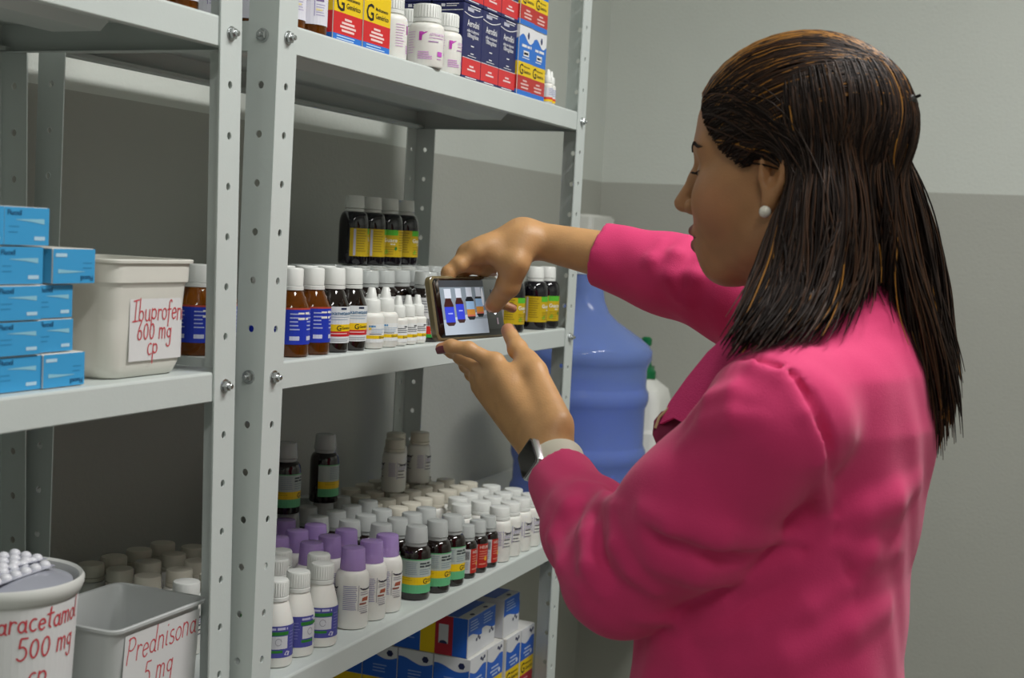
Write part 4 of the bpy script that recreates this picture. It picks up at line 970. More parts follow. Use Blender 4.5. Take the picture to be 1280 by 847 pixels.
RIDGES += [
 ([(-0.0772, -0.5161, 1.3282), (-0.0849, -0.5298, 1.3292), (-0.0939, -0.5515, 1.3228), (-0.0996, -0.5726, 1.2981), (-0.0847, -0.5825, 1.2629), (-0.0117, -0.5795, 1.2058), (-0.0089, -0.5773, 1.1696)], 0.01, 0.008, 1),
 ([(-0.0699, -0.5104, 1.3361), (-0.089, -0.5349, 1.3359), (-0.0956, -0.5597, 1.3279), (-0.0995, -0.5815, 1.3016), (-0.0796, -0.5929, 1.2595), (-0.0137, -0.5893, 1.2051), (-0.0107, -0.5878, 1.1693)], 0.0035, 0.006, -1),
 ([(-0.0655, -0.4733, 1.2801), (-0.0852, -0.4954, 1.3003), (-0.0994, -0.5156, 1.3087), (-0.1058, -0.5295, 1.3062)], 0.01, 0.01, 1),
 ([(-0.078, -0.4694, 1.257), (-0.0904, -0.4924, 1.2794), (-0.1066, -0.5185, 1.2908), (-0.1113, -0.5407, 1.2911)], 0.01, 0.01, 1),
 ([(-0.0797, -0.4383, 1.2001), (-0.089, -0.4677, 1.1938), (-0.0804, -0.5073, 1.1877), (-0.019, -0.5509, 1.1802)], 0.013, 0.014, 1),
 ([(-0.0903, -0.4455, 1.18), (-0.0908, -0.4811, 1.1692), (-0.0581, -0.5232, 1.1613), (-0.0234, -0.5627, 1.1678)], 0.006, 0.012, -1),
 ([(-0.0741, -0.4482, 1.1558), (-0.0661, -0.4825, 1.1486), (-0.0179, -0.5144, 1.1435), (-0.017, -0.5516, 1.1602)], 0.012, 0.014, 1),
 ([(0.0186, -0.3586, 1.1748), (-0.0277, -0.37, 1.1577), (-0.0486, -0.3808, 1.1372), (-0.0541, -0.3991, 1.1134)], 0.01, 0.01, 1),
 ([(-0.0503, -0.402, 1.1872), (-0.0626, -0.4109, 1.1629), (-0.0647, -0.4267, 1.1417), (-0.056, -0.4457, 1.1256)], 0.009, 0.01, 1),
 ([(-0.0346, -0.3836, 1.1762), (-0.0548, -0.3906, 1.1512), (-0.0615, -0.408, 1.1292)], 0.005, 0.008, -1),
 ([(0.0229, -0.3265, 1.1642), (0.0148, -0.3253, 1.1424), (-0.0189, -0.3477, 1.1255), (-0.0467, -0.3751, 1.1152)], 0.01, 0.01, 1),
 ([(0.0473, -0.3087, 1.1731), (0.0229, -0.3351, 1.1707), (0.0235, -0.3569, 1.1754), (-0.0511, -0.4062, 1.1916)], 0.009, 0.01, 1),
 ([(0.051, -0.3303, 1.1887), (0.0407, -0.3543, 1.1853), (-0.0615, -0.4136, 1.1962)], 0.008, 0.009, 1),
 ([(-0.037, -0.4253, 1.0951), (-0.0071, -0.4589, 1.0926), (-0.0158, -0.499, 1.1171), (-0.0181, -0.5358, 1.1495)], 0.01, 0.012, 1),
 ([(0.3125, -0.3544, 1.4352), (0.2817, -0.3491, 1.4147), (0.2746, -0.3464, 1.3932), (0.2768, -0.3569, 1.3704)], 0.011, 0.01, 1),
 ([(0.2884, -0.3813, 1.4203), (0.2732, -0.3747, 1.3943), (0.2756, -0.3688, 1.3641)], 0.011, 0.01, 1),
 ([(0.2923, -0.3278, 1.4296), (0.2784, -0.3247, 1.4087), (0.2765, -0.3322, 1.3868)], 0.009, 0.01, 1),
 ([(-0.0045, -0.5846, 1.1989), (0.0105, -0.6033, 1.2044), (0.0396, -0.6238, 1.2137), (0.0853, -0.6374, 1.2262)], 0.014, 0.018, 1),
 ([(-0.0078, -0.5946, 1.1693), (0.0007, -0.6028, 1.1511), (0.0068, -0.6061, 1.1289)], 0.004, 0.008, -1),
 ([(-0.0012, -0.5891, 1.1772), (0.0184, -0.6086, 1.169), (0.0551, -0.6266, 1.164)], 0.012, 0.016, 1),
 ([(-0.0137, -0.4838, 1.0803), (-0.0172, -0.5256, 1.0954), (-0.0088, -0.5684, 1.1182), (0.009, -0.5959, 1.1372)], 0.012, 0.016, 1),
 ([(-0.0151, -0.5003, 1.0584), (-0.0134, -0.5522, 1.078), (0.0115, -0.5964, 1.1005), (0.0546, -0.6213, 1.1117)], 0.014, 0.018, 1),
]


# ---- head and neck field, in head axes (f forward, l her left, u up)
class Loc: pass
def headaxes(g):
    q = Loc(); X, Y, Z = g.x-HC[0], g.y-HC[1], g.z-HC[2]
    q.x = X*HF[0]+Y*HF[1]+Z*HF[2]; q.y = X*HL[0]+Y*HL[1]+Z*HL[2]; q.z = X*HU[0]+Y*HU[1]+Z*HU[2]; return q
def toloc(p):
    d = V3(p)-HC; return (float(d@HF), float(d@HL), float(d@HU))
def skull(q): return ell(q, (-.010, 0, .016), (.091, .073, .083))
def head(g):
    q = headaxes(g)
    d = skull(q)
    d = sm(d, ell(q, (.030, 0, -.040), (.062, .058, .075)), .03)
    d = sm(d, ell(q, (.046, 0, .030), (.046, .052, .045)), .03)
    m = Loc(); m.x, m.y, m.z = q.x, np.abs(q.y), q.z            # mirror
    d = sm(d, cone(m, (.060, .012, -.104), (.000, .050, -.072), .016, .020), .025)
    d = sm(d, ell(q, (.066, 0, -.108), (.020, .022, .015)), .02)
    d = sm(d, ball(m, (.058, .036, -.046), .028), .03)
    d = sm(d, cone(m, (.084, .008, .006), (.070, .042, .006), .011, .010), .018)
    d = sm(d, ell(q, (.066, 0, -.080), (.032, .030, .028)), .025)
    d = smax(d, -ball(m, (.100, .034, -.016), .0135), .014)
    d = sm(d, ball(m, (.0735, .032, -.0165), .0125), .002)
    d = sm(d, cone(m, (.080, .019, -.010), (.072, .045, -.012), .0050, .0045), .003)   # upper lid
    d = sm(d, cone(m, (.078, .020, -.023), (.071, .043, -.022), .0035, .0035), .004)
    d = sm(d, chain(q, [(.087, 0, .002), (.099, 0, -.020), (.1145, 0, -.044)], [.0072, .0072, .0082], .008), .012)
    d = sm(d, ball(m, (.100, .0105, -.0485), .0080), .006)
    d = sm(d, cone(q, (.112, 0, -.047), (.096, 0, -.054), .0052, .005), .005)
    d = smax(d, -ell(m, (.100, .0065, -.0555), (.006, .0028, .003)), .002)
    d = sm(d, cone(m, (.1000, .004, -.0720), (.0890, .021, -.0765), .0062, .0028), .005)
    d = sm(d, cone(m, (.0970, .004, -.0860), (.0870, .020, -.0800), .0066, .0030), .005)
    d = smax(d, -cone(m, (.106, 0, -.0790), (.089, .0245, -.0788), .0016, .0013), .003)
    # ears
    hx = [(.008, .0705, -.018), (.010, .072, -.004), (.003, .075, .006), (-.009, .0775, .004), (-.0145, .0785, -.012), (-.011, .0775, -.032), (-.002, .0745, -.046)]
    e = ell(m, (-.001, .0735, -.022), (.0135, .0052, .026))
    e = smax(e, -ell(m, (.0005, .0805, -.021), (.0085, .0110, .0170)), .003)
    e = sm(e, chain(m, hx, [.0022, .003, .0034, .0034, .0032, .003, .0032], .002), .003)
    e = sm(e, ell(m, (.003, .0725, -.050), (.0068, .0045, .0088)), .006)
    e = sm(e, ball(m, (.009, .0715, -.026), .0042), .003)
    ring = smax(d, -ell(m, (.0005, .0805, -.021), (.0078, .0150, .0150)), .003)
    d = sm(ring, e, .004)
    # neck
    nb = toloc(NB+V3((0, .012, -.03))); nt = (-.022, 0, -.060)
    d = sm(d, cone(q, nt, nb, .050, .060), .03)
    return d
# ---- hands
LH = dict(
 wrist=(0.1668, -0.2567, 1.2026),
 mc=[((0.1597, -0.2505, 1.2141), (0.2089, -0.1671, 1.2862)), ((0.1690, -0.2425, 1.2087), (0.2204, -0.1497, 1.2758)), ((0.1742, -0.2351, 1.2038), (0.2324, -0.1389, 1.2648)), ((0.1773, -0.2303, 1.1994), (0.2450, -0.1349, 1.2532))],
 fingers=[[(0.2089, -0.1671, 1.2862), (0.2026, -0.1366, 1.2995), (0.1978, -0.1168, 1.3015), (0.1958, -0.1048, 1.2984)],
          [(0.2204, -0.1497, 1.2758), (0.2307, -0.1152, 1.2870), (0.2412, -0.0977, 1.2916), (0.2453, -0.0863, 1.2933)],
          [(0.2324, -0.1389, 1.2648), (0.2542, -0.1111, 1.2749), (0.2659, -0.0959, 1.2834), (0.2712, -0.0868, 1.2890)],
          [(0.2450, -0.1349, 1.2532), (0.2649, -0.1130, 1.2639), (0.2756, -0.1003, 1.2736), (0.2785, -0.0954, 1.2807)]],
 thumb=[(0.1659, -0.2619, 1.2319), (0.2055, -0.2174, 1.2806), (0.2286, -0.1854, 1.3019), (0.2440, -0.1665, 1.3208)])
RH = dict(
 wrist=(0.3176, -0.1561, 1.4272),
 mc=[((0.2997, -0.1502, 1.4246), (0.2657, -0.1133, 1.4092)), ((0.3085, -0.1442, 1.4293), (0.2700, -0.0981, 1.4057)), ((0.3184, -0.1422, 1.4284), (0.2861, -0.0962, 1.3991)), ((0.3270, -0.1432, 1.4219), (0.3073, -0.1018, 1.3908))],
 fingers=[[(0.2657, -0.1133, 1.4092), (0.2515, -0.0980, 1.3924), (0.2863, -0.1040, 1.3890), (0.3134, -0.1121, 1.3860)],
          [(0.2700, -0.0981, 1.4057), (0.2460, -0.0866, 1.3825), (0.2404, -0.0861, 1.3629), (0.2482, -0.0885, 1.3460)],
          [(0.2861, -0.0962, 1.3991), (0.2798, -0.0838, 1.3717), (0.2775, -0.0901, 1.3511), (0.2941, -0.0938, 1.3356)],
          [(0.3073, -0.1018, 1.3908), (0.3380, -0.0916, 1.3656), (0.3600, -0.1013, 1.3460), (0.3707, -0.1177, 1.3393)]],
 thumb=[(0.2982, -0.1570, 1.4240), (0.2826, -0.1557, 1.3984), (0.2887, -0.1444, 1.3704), (0.3016, -0.1225, 1.3469)])
FR = [(.0088, .0080, .0072, .0062), (.0090, .0082, .0074, .0063), (.0086, .0077, .0070, .0060), (.0078, .0068, .0062, .0054)]
def hand(g, H, fore, rf, thumb_r):
    d = cone(g, fore, H['wrist'], rf, thumb_r[2])
    pal = None
    for i, (a, b) in enumerate(H['mc']):
        c = cone(g, a, b, .0135, .0112 if i < 3 else .0102); pal = c if pal is None else sm(pal, c, .016)
    for i in range(3):   # flesh between the knuckles and in the palm
        a0, b0 = [V3(v) for v in H['mc'][i]]; a1, b1 = [V3(v) for v in H['mc'][i+1]]
        pal = sm(pal, cone(g, (a0+a1)/2, (b0+b1)/2*.9+(a0+a1)/2*.1, .0125, .0095), .012)
    d = sm(d, pal, .022)
    t = H['thumb']
    d = sm(d, chain(g, t[:2], [.0165, thumb_r[3]], .006), .020)
    d = sm(d, chain(g, t[1:], [thumb_r[3], thumb_r[0], thumb_r[1]], .003), .007)
    d = sm(d, cone(g, (V3(t[1])*.6+V3(t[2])*.4), V3(H['mc'][0][1])*.75+V3(H['mc'][0][0])*.25, .0075, .0085), .016)
    d = sm(d, ball(g, t[2], thumb_r[0]*1.06), .006)
    for i, f in enumerate(H['fingers']):
        c = chain(g, f, FR[i], .003)
        for j in (1, 2): c = sm(c, ball(g, f[j], FR[i][j]*1.02), .004)
        c = sm(c, ball(g, f[0], FR[i][0]*1.08), .006)
        d = sm(d, c, .0055)
    return d
def box_of(pts, m): P = np.array(pts); return P.min(0)-m, P.max(0)+m
def hpts(H, extra): return [H['wrist'], extra] + [p for f in H['fingers'] for p in f] + H['thumb'] + [p for ab in H['mc'] for p in ab]
LFO = LC+(LC-V3(LH['wrist']))*.7; RFO = RC+(RC-V3(RH['wrist']))*.45
parts, cols = [], []
SKIN = np.array(hexc('#bf9262')); SK2 = np.array(hexc('#a8704d'))
def tint(Vv, spots, base=SKIN):
    C = np.ones((len(Vv), 4)); C[:, :3] = base
    n = np.sin(Vv[:, 0]*211+1.7*np.sin(Vv[:, 1]*173))*np.sin(Vv[:, 2]*197+1.3*np.sin(Vv[:, 0]*121)); C[:, :3] *= (1+.05*n)[:, None]
    for c, r, col, soft in spots:
        dd = np.linalg.norm(Vv-np.array(c), axis=1); k = np.clip((r-dd)/max(soft, 1e-5), 0, 1)[:, None]
        C[:, :3] = C[:, :3]*(1-k)+np.array(col)*k
    return C
PINK = np.array(hexc('#b0705c'))
for H, fo, rf, tr_ in ((LH, LFO, .029, (.0100, .0086, .0230, .0125)), (RH, RFO, .030, (.0130, .0108, .0208, .0150))):
    lo, hi = box_of(hpts(H, fo), .034); g = Grid(lo, hi, .0015)
    Vv, Q = surfnet(hand(g, H, fo, rf, tr_), g.lo, g.h); Vv = relax(Vv, Q, 2)
    parts.append((Vv, Q)); cols.append(tint(Vv, [(f[3], .011, PINK, .008) for f in H['fingers']]+[(H['thumb'][3], .014, PINK, .01)]))
lo, hi = box_of([hw(.13, .09, -.15), hw(-.12, -.09, .11), hw(.13, -.09, .11), hw(-.12, .09, -.15), NB+V3((.09, .09, -.06)), NB-V3((.09, .09, .06))], .01)
g = Grid(lo, hi, .0018); Vv, Q = surfnet(head(g), g.lo, g.h); Vv = relax(Vv, Q, 1)
LIP = np.array(hexc('#8a4a45'))
sp = [(hw(.1, s*.008, -.0725), .009, LIP, .004) for s in (-1, 0, 1)]+[(hw(.0975, s*.008, -.0865), .009, LIP, .004) for s in (-1, 0, 1)]
sp += [(hw(.094, s*.016, u), .006, LIP, .004) for s in (-1, 1) for u in (-.0765, -.081)]
sp += [(hw(.084, s*.033, -.0165), .0072, np.array(hexc('#d8d2c8')), .002) for s in (-1, 1)]+[(hw(.0865, s*.031, -.0175), .0045, np.array(hexc('#1c120c')), .001) for s in (-1, 1)]
sp += [(hw(.06, s*.05, -.05), .035, np.array(hexc('#b57a58')), .03) for s in (-1, 1)]
parts.append((Vv, Q)); cols.append(tint(Vv, sp, np.array(hexc('#aa7a52'))))  # head skin darker than the hands: shade on her face put into the colour
skin = mat('skin', '#bf9262', .48, sss=.12, bump=.12, bscale=420)
nt = skin.node_tree; an = nt.nodes.new('ShaderNodeVertexColor'); an.layer_name = 'tint'
nt.links.new(an.outputs['Color'], nt.nodes['Principled BSDF'].inputs['Base Color'])
person = thing('person', 'woman in a pink blazer with long dark half-up hair photographing the shelf', 'person', (0.07, -.52, 0))
def child(name, me, parent=None):
    o = bpy.data.objects.new(name, me); COL.objects.link(o); o.parent = parent or person
    if parent is None or parent is person: o.location = (-.07, .52, 0)
    return o
bodyo = child('body', npmesh('body', parts, skin, cols))
# nails: thin curved plates on the finger backs
NAILM = mat('dark_nail_polish', '#6b2c36', .18, coat=.6); NAILP = mat('pale_nail', '#d9b7ab', .2, coat=.5)
def nail(tip, prev, out, r, m, L=.0105, wd=.0072):
    tip, prev, out = V3(tip), V3(prev), V3(out); ax = (tip-prev)/np.linalg.norm(tip-prev)
    out = out-ax*float(out@ax); out /= np.linalg.norm(out); sd_ = np.cross(ax, out)
    b = MB(); P = []; fs = []; nu, nv = 5, 6
    for i in range(nu+1):
        t = i/nu
        for j in range(nv+1):
            a = (j/nv-.5)*1.9; wsc = (1-.35*max(0, t-.6)/.4)*(1-.3*max(0, .2-t)/.2)
            rr = r+.0006+.0002*math.sin(t*3.1)
            P.append(tip+ax*(r*.55-L+L*1.12*t)+out*(rr*math.cos(a*wsc)*(1-.10*t))+sd_*(rr*math.sin(a*wsc)*wd/.0072))
    for i in range(nu):
        for j in range(nv): k = i*(nv+1)+j; fs.append((k, k+1, k+nv+2, k+nv+1))
    b.add(P, fs, m); me = b.mesh('nail', 1.2); child('nail', me)
toCam = lambda p: V3((-1.202, -.7742, 1.4265))-V3(p)
nail(LH['fingers'][0][3], LH['fingers'][0][2], toCam(LH['fingers'][0][3])+V3((-.3, 0, -1.2)), .0062, NAILM)
nail(LH['thumb'][3], LH['thumb'][2], V3((.55, -.25, .3)), .0085, NAILM, .0125)
nail(RH['thumb'][3], RH['thumb'][2], toCam(RH['thumb'][3])*.4+V3((-1.2, .2, .5)), .0100, NAILP, .013)
nail(RH['fingers'][0][3], RH['fingers'][0][2], V3((.2, -.3, -1)), .0062, NAILP)
nail(RH['fingers'][3][3], RH['fingers'][3][2], V3((.3, .8, .6)), .0054, NAILP)

# ---- jacket mesh
lo, hi = (-.135, -.715, .765), (.40, -.20, 1.47)
PINKM = mat('pink_wool_cloth', '#d0306a', .8, sheen=.12, bump=.25, bscale=900, noise=.05, nscale=30)
g = Grid(lo, hi, .0036); Vv, Q = surfnet(jacket(g), g.lo, g.h); Vv = relax(Vv, Q, 1)
jo = child('blazer', npmesh('blazer', [(Vv, Q)], PINKM)); jo['label'] = 'bright pink blazer'
# lapel with pale piping, its dark underside turned to the aisle
LAP = mat('ribbed_pink_lapel', '#cf3370', .8, bump=.6, bscale=260, stretch=(1, 1, 6)); LIN = mat('dark_pink_lining', '#7a1a40', .7)
def sheet(name, P, n, thick, m, nrm):
    # P: n columns x rows of points
    rows = len(P)//n; b = MB(); nrm = Vector(nrm).normalized()*thick; A = [Vector(p) for p in P]; B_ = [p+nrm for p in A]; fs = []
    N = len(A)
    for r_ in range(rows-1):
        for c in range(n-1):
            k = r_*n+c; fs.append((k, k+1, k+n+1, k+n)); fs.append((N+k, N+k+n, N+k+n+1, N+k+1))
    per = list(range(n))+[r_*n+n-1 for r_ in range(1, rows)]+list(range(N-2, N-n-1, -1))+[r_*n for r_ in range(rows-2, 0, -1)]
    for i in range(len(per)):
        a, c = per[i], per[(i+1) % len(per)]; fs.append((a, N+a, N+c, c))
    b.add(A+B_, fs, m); return child(name, b.mesh(name, .9))
sheet('lapel', [(-0.0096, -0.5096, 1.3479), (-0.0177, -0.4955, 1.3189), (-0.0197, -0.4834, 1.2896), (-0.0166, -0.4697, 1.2629),
                (0.0197, -0.4758, 1.3461), (0.0208, -0.4580, 1.3167), (0.0177, -0.4422, 1.2920), (0.0081, -0.4364, 1.2701),
                (0.0329, -0.4584, 1.3308), (0.0311, -0.4407, 1.3056), (0.0266, -0.4265, 1.2815), (0.0173, -0.4212, 1.2617)], 4, .003, LAP, FD)
sheet('lapel_lining', [(0.0232, -0.4442, 1.2835), (0.0252, -0.4317, 1.2784), (0.0233, -0.4203, 1.2723), (0.0203, -0.4148, 1.2638),
                       (0.0194, -0.4465, 1.2640), (0.0204, -0.4343, 1.2582), (0.0195, -0.4225, 1.2541), (0.0162, -0.4152, 1.2515),
                       (0.0170, -0.4457, 1.2381), (0.0165, -0.4367, 1.2373), (0.0159, -0.4277, 1.2371), (0.0157, -0.4214, 1.2395)], 4, .003, LIN, FD)
b = MB(); b.tube([(0.0216, -0.4475, 1.2869), (0.0246, -0.4348, 1.2817), (0.0237, -0.4246, 1.2764), (0.0199, -0.4170, 1.2678), (0.0155, -0.4150, 1.2576)], .0014, mat('gold_piping', '#b09a72', .5), 6); child('piping', b.mesh('piping'))
# trousers and shoes
def trousers(g):
    d = None
    for s, px in ((-1, -.085), (1, .085)):
        a = V3((.066, -.515, 0))+RD*px
        c = chain(g, [a+V3((0, 0, .80)), a+V3((0, .01, .48)), a+RD*px*.1+V3((0, 0, .055))], [.088, .066, .058], .03); d = c if d is None else sm(d, c, .03)
    h = ell(g, (.066, -.515, .86), (.160, .120, .12), (RD, FD, (0, 0, 1))); d = sm(d, h, .05)
    return np.maximum(np.maximum(d, .055-g.z), g.z-.90)
g = Grid((-.16, -.70, .04), (.30, -.34, .92), .009); Vv, Q = surfnet(trousers(g), g.lo, g.h); child('trousers', npmesh('trousers', [(Vv, Q)], mat('black_trouser_cloth', '#17171b', .85, bump=.2, bscale=500)))
for s in (-1, 1):
    c = V3((.066, -.515, 0))+RD*(s*.094)
    def shoe(g):
        d = ell(g, c+FD*.045+V3((0, 0, .028)), (.045, .125, .036), (RD, FD, (0, 0, 1))); d = sm(d, ell(g, c-FD*.03+V3((0, 0, .05)), (.038, .05, .045), (RD, FD, (0, 0, 1))), .02)
        return np.maximum(d, .0005-g.z)
    g = Grid(c-V3((.2, .2, .01)), c+V3((.2, .2, .12)), .006); Vv, Q = surfnet(shoe(g), g.lo, g.h); child('shoe', npmesh('shoe', [(Vv, Q)], mat('black_leather', '#141315', .35)))

# ---- hair: a dark body of hair under strands; top section drawn back to a clip, the rest falling loose
HCEN = np.array([-.006, 0, .022]); HRAD = np.array([.1055, .083, .0905])
def hairline(u): return np.interp(u, [-.2, -.034, -.022, -.005, .025, .045, .062, .09], [-.022, -.022, .004, .040, .074, .0925, .098, .12])
def haircap(g):
    q = headaxes(g); d = ell(q, HCEN, HRAD)
    fl = hairline(q.z.ravel()).reshape(q.z.shape).astype(np.float32)
    d = smax(d, (q.x-fl)*.75, .007)
    m = Loc(); m.x, m.y, m.z = q.x, np.abs(q.y), q.z
    d = smax(d, -ell(m, (.000, .085, -.025), (.0185, .035, .0335)), .004); return np.maximum(d, -.075-q.z)
def earzone(g):
    q = headaxes(g); d = (np.sqrt(((q.x-.001)/.0185)**2+((q.z+.024)/.0325)**2)-1)*.018
    return np.where(np.abs(q.y) > .045, d, .1)
GUIDES = [
 [(0.0378, -0.5232, 1.5033), (0.0272, -0.5227, 1.4549), (-0.0038, -0.5125, 1.4043), (-0.0510, -0.5044, 1.3598), (-0.0774, -0.4933, 1.3318)],
 [(0.0320, -0.5328, 1.5160), (0.0152, -0.5369, 1.4480), (-0.0138, -0.5350, 1.3939), (-0.0612, -0.5275, 1.3565), (-0.0866, -0.5097, 1.3350)],
 [(0.0313, -0.5481, 1.5233), (0.0125, -0.5563, 1.4488), (-0.0121, -0.5593, 1.3967), (-0.0498, -0.5538, 1.3619), (-0.0799, -0.5371, 1.3434)],
 [(0.0443, -0.5652, 1.5282), (0.0326, -0.5767, 1.4572), (0.0249, -0.5815, 1.4045), (0.0034, -0.5755, 1.3710), (-0.0316, -0.5605, 1.3507)],
 [(0.0733, -0.5815, 1.5346), (0.0633, -0.5968, 1.4662), (0.0674, -0.6031, 1.4162), (0.0743, -0.5992, 1.3869), (0.0728, -0.5904, 1.3718)],
 [(0.1011, -0.5903, 1.5372), (0.0953, -0.6080, 1.4678), (0.1002, -0.6174, 1.3838), (0.1111, -0.6241, 1.3093), (0.1210, -0.6326, 1.2526), (0.1320, -0.6505, 1.2281)],
 [(0.1348, -0.5932, 1.5364), (0.1360, -0.6147, 1.4658), (0.1441, -0.6277, 1.3910), (0.1477, -0.6326, 1.3148), (0.1444, -0.6342, 1.2654), (0.1566, -0.6542, 1.2452)],
 [(0.1754, -0.5917, 1.5360), (0.1892, -0.6177, 1.4638), (0.2040, -0.6344, 1.3981), (0.2079, -0.6429, 1.3352), (0.1992, -0.6440, 1.2882), (0.1904, -0.6429, 1.2509)],
 [(0.2160, -0.5851, 1.5352), (0.2416, -0.6137, 1.4613), (0.2577, -0.6340, 1.3932), (0.2638, -0.6471, 1.3323), (0.2577, -0.6539, 1.2880), (0.2454, -0.6454, 1.2472)],
 [(0.2534, -0.5708, 1.5338), (0.2819, -0.6014, 1.4578), (0.2960, -0.6226, 1.3877), (0.3029, -0.6373, 1.3293), (0.2970, -0.6440, 1.2879), (0.2869, -0.6392, 1.2545)]]
GUIDES = [np.array(g_, float) for g_ in GUIDES]
def resample(P, n):
    P = np.asarray(P, float); L = np.r_[0, np.cumsum(np.linalg.norm(np.diff(P, axis=0), axis=1))]; t = np.linspace(0, L[-1], n*3)
    Q_ = np.stack([np.interp(t, L, P[:, i]) for i in range(3)], 1)
    for _ in range(n): Q_[1:-1] = (Q_[:-2]+2*Q_[1:-1]+Q_[2:])/4
    return Q_[np.linspace(0, len(Q_)-1, n).astype(int)]
def push(P, fld, gap):
    for _ in range(3):
        d = fld(Pts(P)); bad = d < gap
        if not bad.any(): break
        e = .003; G_ = np.zeros_like(P)
        for i in range(3):
            A = P.copy(); A[:, i] += e; B_ = P.copy(); B_[:, i] -= e; G_[:, i] = (fld(Pts(A))-fld(Pts(B_)))/(2*e)
        G_ /= np.maximum(np.linalg.norm(G_, axis=1), 1e-6)[:, None]
        P = P+G_*np.where(bad, gap-d, 0)[:, None]
    return P
JF = lambda q: jacket(q, False)
for g_ in GUIDES[1:4]:      # the same fall on her right side
    q_ = np.array([toloc(v) for v in g_]); q_[:, 1] *= -1; GUIDES = GUIDES+[np.array([hw(*v) for v in q_], float)]
GS = [push(resample(g_, 16), JF, .006) for g_ in GUIDES]
GS = [resample(g_, 16) for g_ in GS]
def hairbase(g):
    d = haircap(g)
    for i, g_ in enumerate(GS):
        n = len(g_); k = np.linspace(0, 1, n); r = (.021-.0155*k)*np.clip(.2+k*2.2, 0, 1)*(1 if 0 < i < 9 else .7)
        ix = [2, 4, 6, 8, 10, 12]; pts = [g_[j] for j in ix]; rr = [float(r[j]) for j in ix]
        d = sm(d, chain(g, pts, rr, .008), .012)
    return d
lo, hi = box_of([p for g_ in GS for p in g_]+[hw(.11, .09, .12), hw(-.12, -.09, -.08), hw(.11, -.09, .12)], .03)
g = Grid(lo, hi, .0034); D = np.maximum(hairbase(g)+.0022, -(jacket(g, False)-.0012)); Vv, Q = surfnet(D, g.lo, g.h); Vv = relax(Vv, Q, 2)
HM = [mat('hair_dark', '#150c08', .6, spec=.15), mat('hair_brown', '#24150b', .46, spec=.3), mat('hair_chestnut', '#3a2210', .46, spec=.3), mat('hair_gold', '#8f5f1e', .42, spec=.35)]
hb = child('hair', npmesh('hair', [(Vv, Q)], mat('hair_mass', '#120a06', .9, spec=.05, bump=.8, bscale=120, stretch=(6, 6, .6)))); hb['label'] = 'long dark brown hair with golden streaks, half tied back'
rng = np.random.default_rng(3)
smb = MB()
def surf(v, k=1.0):   # direction from cap centre -> world point on the cap
    v = v/np.linalg.norm(v); s = 1/math.sqrt(((v/HRAD)**2).sum()); p = HCEN+v*s*k; return hw(*p)
clipv = np.array([-.102, .004, .026])
ST = []                                                # (points, radii, material)
for i in range(800):
    a = rng.uniform(-1.45, 1.52)                       # across the head, her left positive
    u0 = .072-.050*abs(a)**2.2*.62+rng.uniform(-.004, .008)
    f0 = float(hairline(u0))-HCEN[0]-.003
    l0 = .074*math.sin(a)
    v0 = np.array([f0, l0, u0-HCEN[2]]); v1 = clipv+rng.normal(0, .007, 3)
    n = 15; P = []
    for j in range(n):
        t = j/(n-1); v = v0/np.linalg.norm(v0)*(1-t)+v1/np.linalg.norm(v1)*t
        if np.linalg.norm(v) < .12: v = v+np.array([0, 0, .12])
        v = v+np.array([0, 0, (.75-.60*min(1, abs(a)))*math.sin(math.pi*t)])
        P.append(surf(v, 1.004+.014*math.sin(math.pi*t)*(1-abs(a)*.3)+rng.normal(0, .0012)))
    gold = rng.random() < (.40 if .2 < a < .85 and rng.random() < .8 else .08)  # golden hair colour, denser on top as a painted highlight from overhead
    ST.append((np.array(P), [.0004]+[.00085]*(n-2)+[.0006], HM[3] if gold else HM[int(rng.choice([0, 0, 1, 1, 2]))]))
NG = 10
LP, LM = [], []
for i in range(2500):
    if i < 440:                                        # swept back from the temple over the ear
        sgn = 1 if i < 340 else -1
        u0 = rng.uniform(-.012, .062); f0 = float(hairline(u0))-HCEN[0]-.002; g1 = GS[int(rng.integers(0, 2))] if sgn > 0 else GS[10]
        x_ = rng.random(); base = GS[0]*(1-x_)+GS[2]*x_ if sgn > 0 else GS[10]*(1-x_)+GS[12]*x_
        v0 = np.array([f0, sgn*.062, u0-HCEN[2]]); v0 /= np.linalg.norm(v0); v1 = np.array(toloc(base[1]))-HCEN; v1 /= np.linalg.norm(v1)
        lf = rng.uniform(.08, .5)
        R0 = [surf(v0*(1-t)+v1*t+np.array([0, 0, lf*math.sin(math.pi*t)]), 1.004+.02*math.sin(math.pi*t)) for t in (0, .2, .4, .6, .8)]
        bl = base[2:]
    else:
        if i < 2250: x = rng.uniform(0, NG-1.001); k = int(x); s_ = x-k; base = GS[k]*(1-s_)+GS[k+1]*s_
        else: x = rng.uniform(0, 1.999); k = 10+int(x); s_ = x-int(x); base = GS[k]*(1-s_)+GS[k+1]*s_
        rootv = np.array(toloc(base[0]))-HCEN; rootv = rootv/np.linalg.norm(rootv)
        top = rootv+np.array([0.10*(1 if (k < 3 or k > 9) else .2), 0, rng.uniform(.25, .9)])
        R0 = [surf(top, 1.002), surf(top*.66+rootv*.34, 1.008), surf(top*.33+rootv*.67, 1.010)]; bl = base
    cut = rng.uniform(.76, 1.0); bl = bl[:max(8, int(len(bl)*cut))]
    tt = np.linspace(0, 1, len(bl))[:, None]; off = rng.normal(0, 1, 3); off2 = rng.normal(0, 1, 3)
    off *= min(1, 1.6/np.linalg.norm(off))
    bl = bl+off*(.005+.003*tt)+off2*.003*np.sin(tt*math.pi*1.5)
    LP.append(resample(np.vstack([R0, bl]), 26))
    c = rng.random(); kk = 9 if i < 440 else k
    LM.append(HM[3] if c < .02+.05*(4 < kk < 9) else HM[2] if c < .20 else HM[1] if c < .55 else HM[0])
LP = np.array(LP); nS = len(LP)
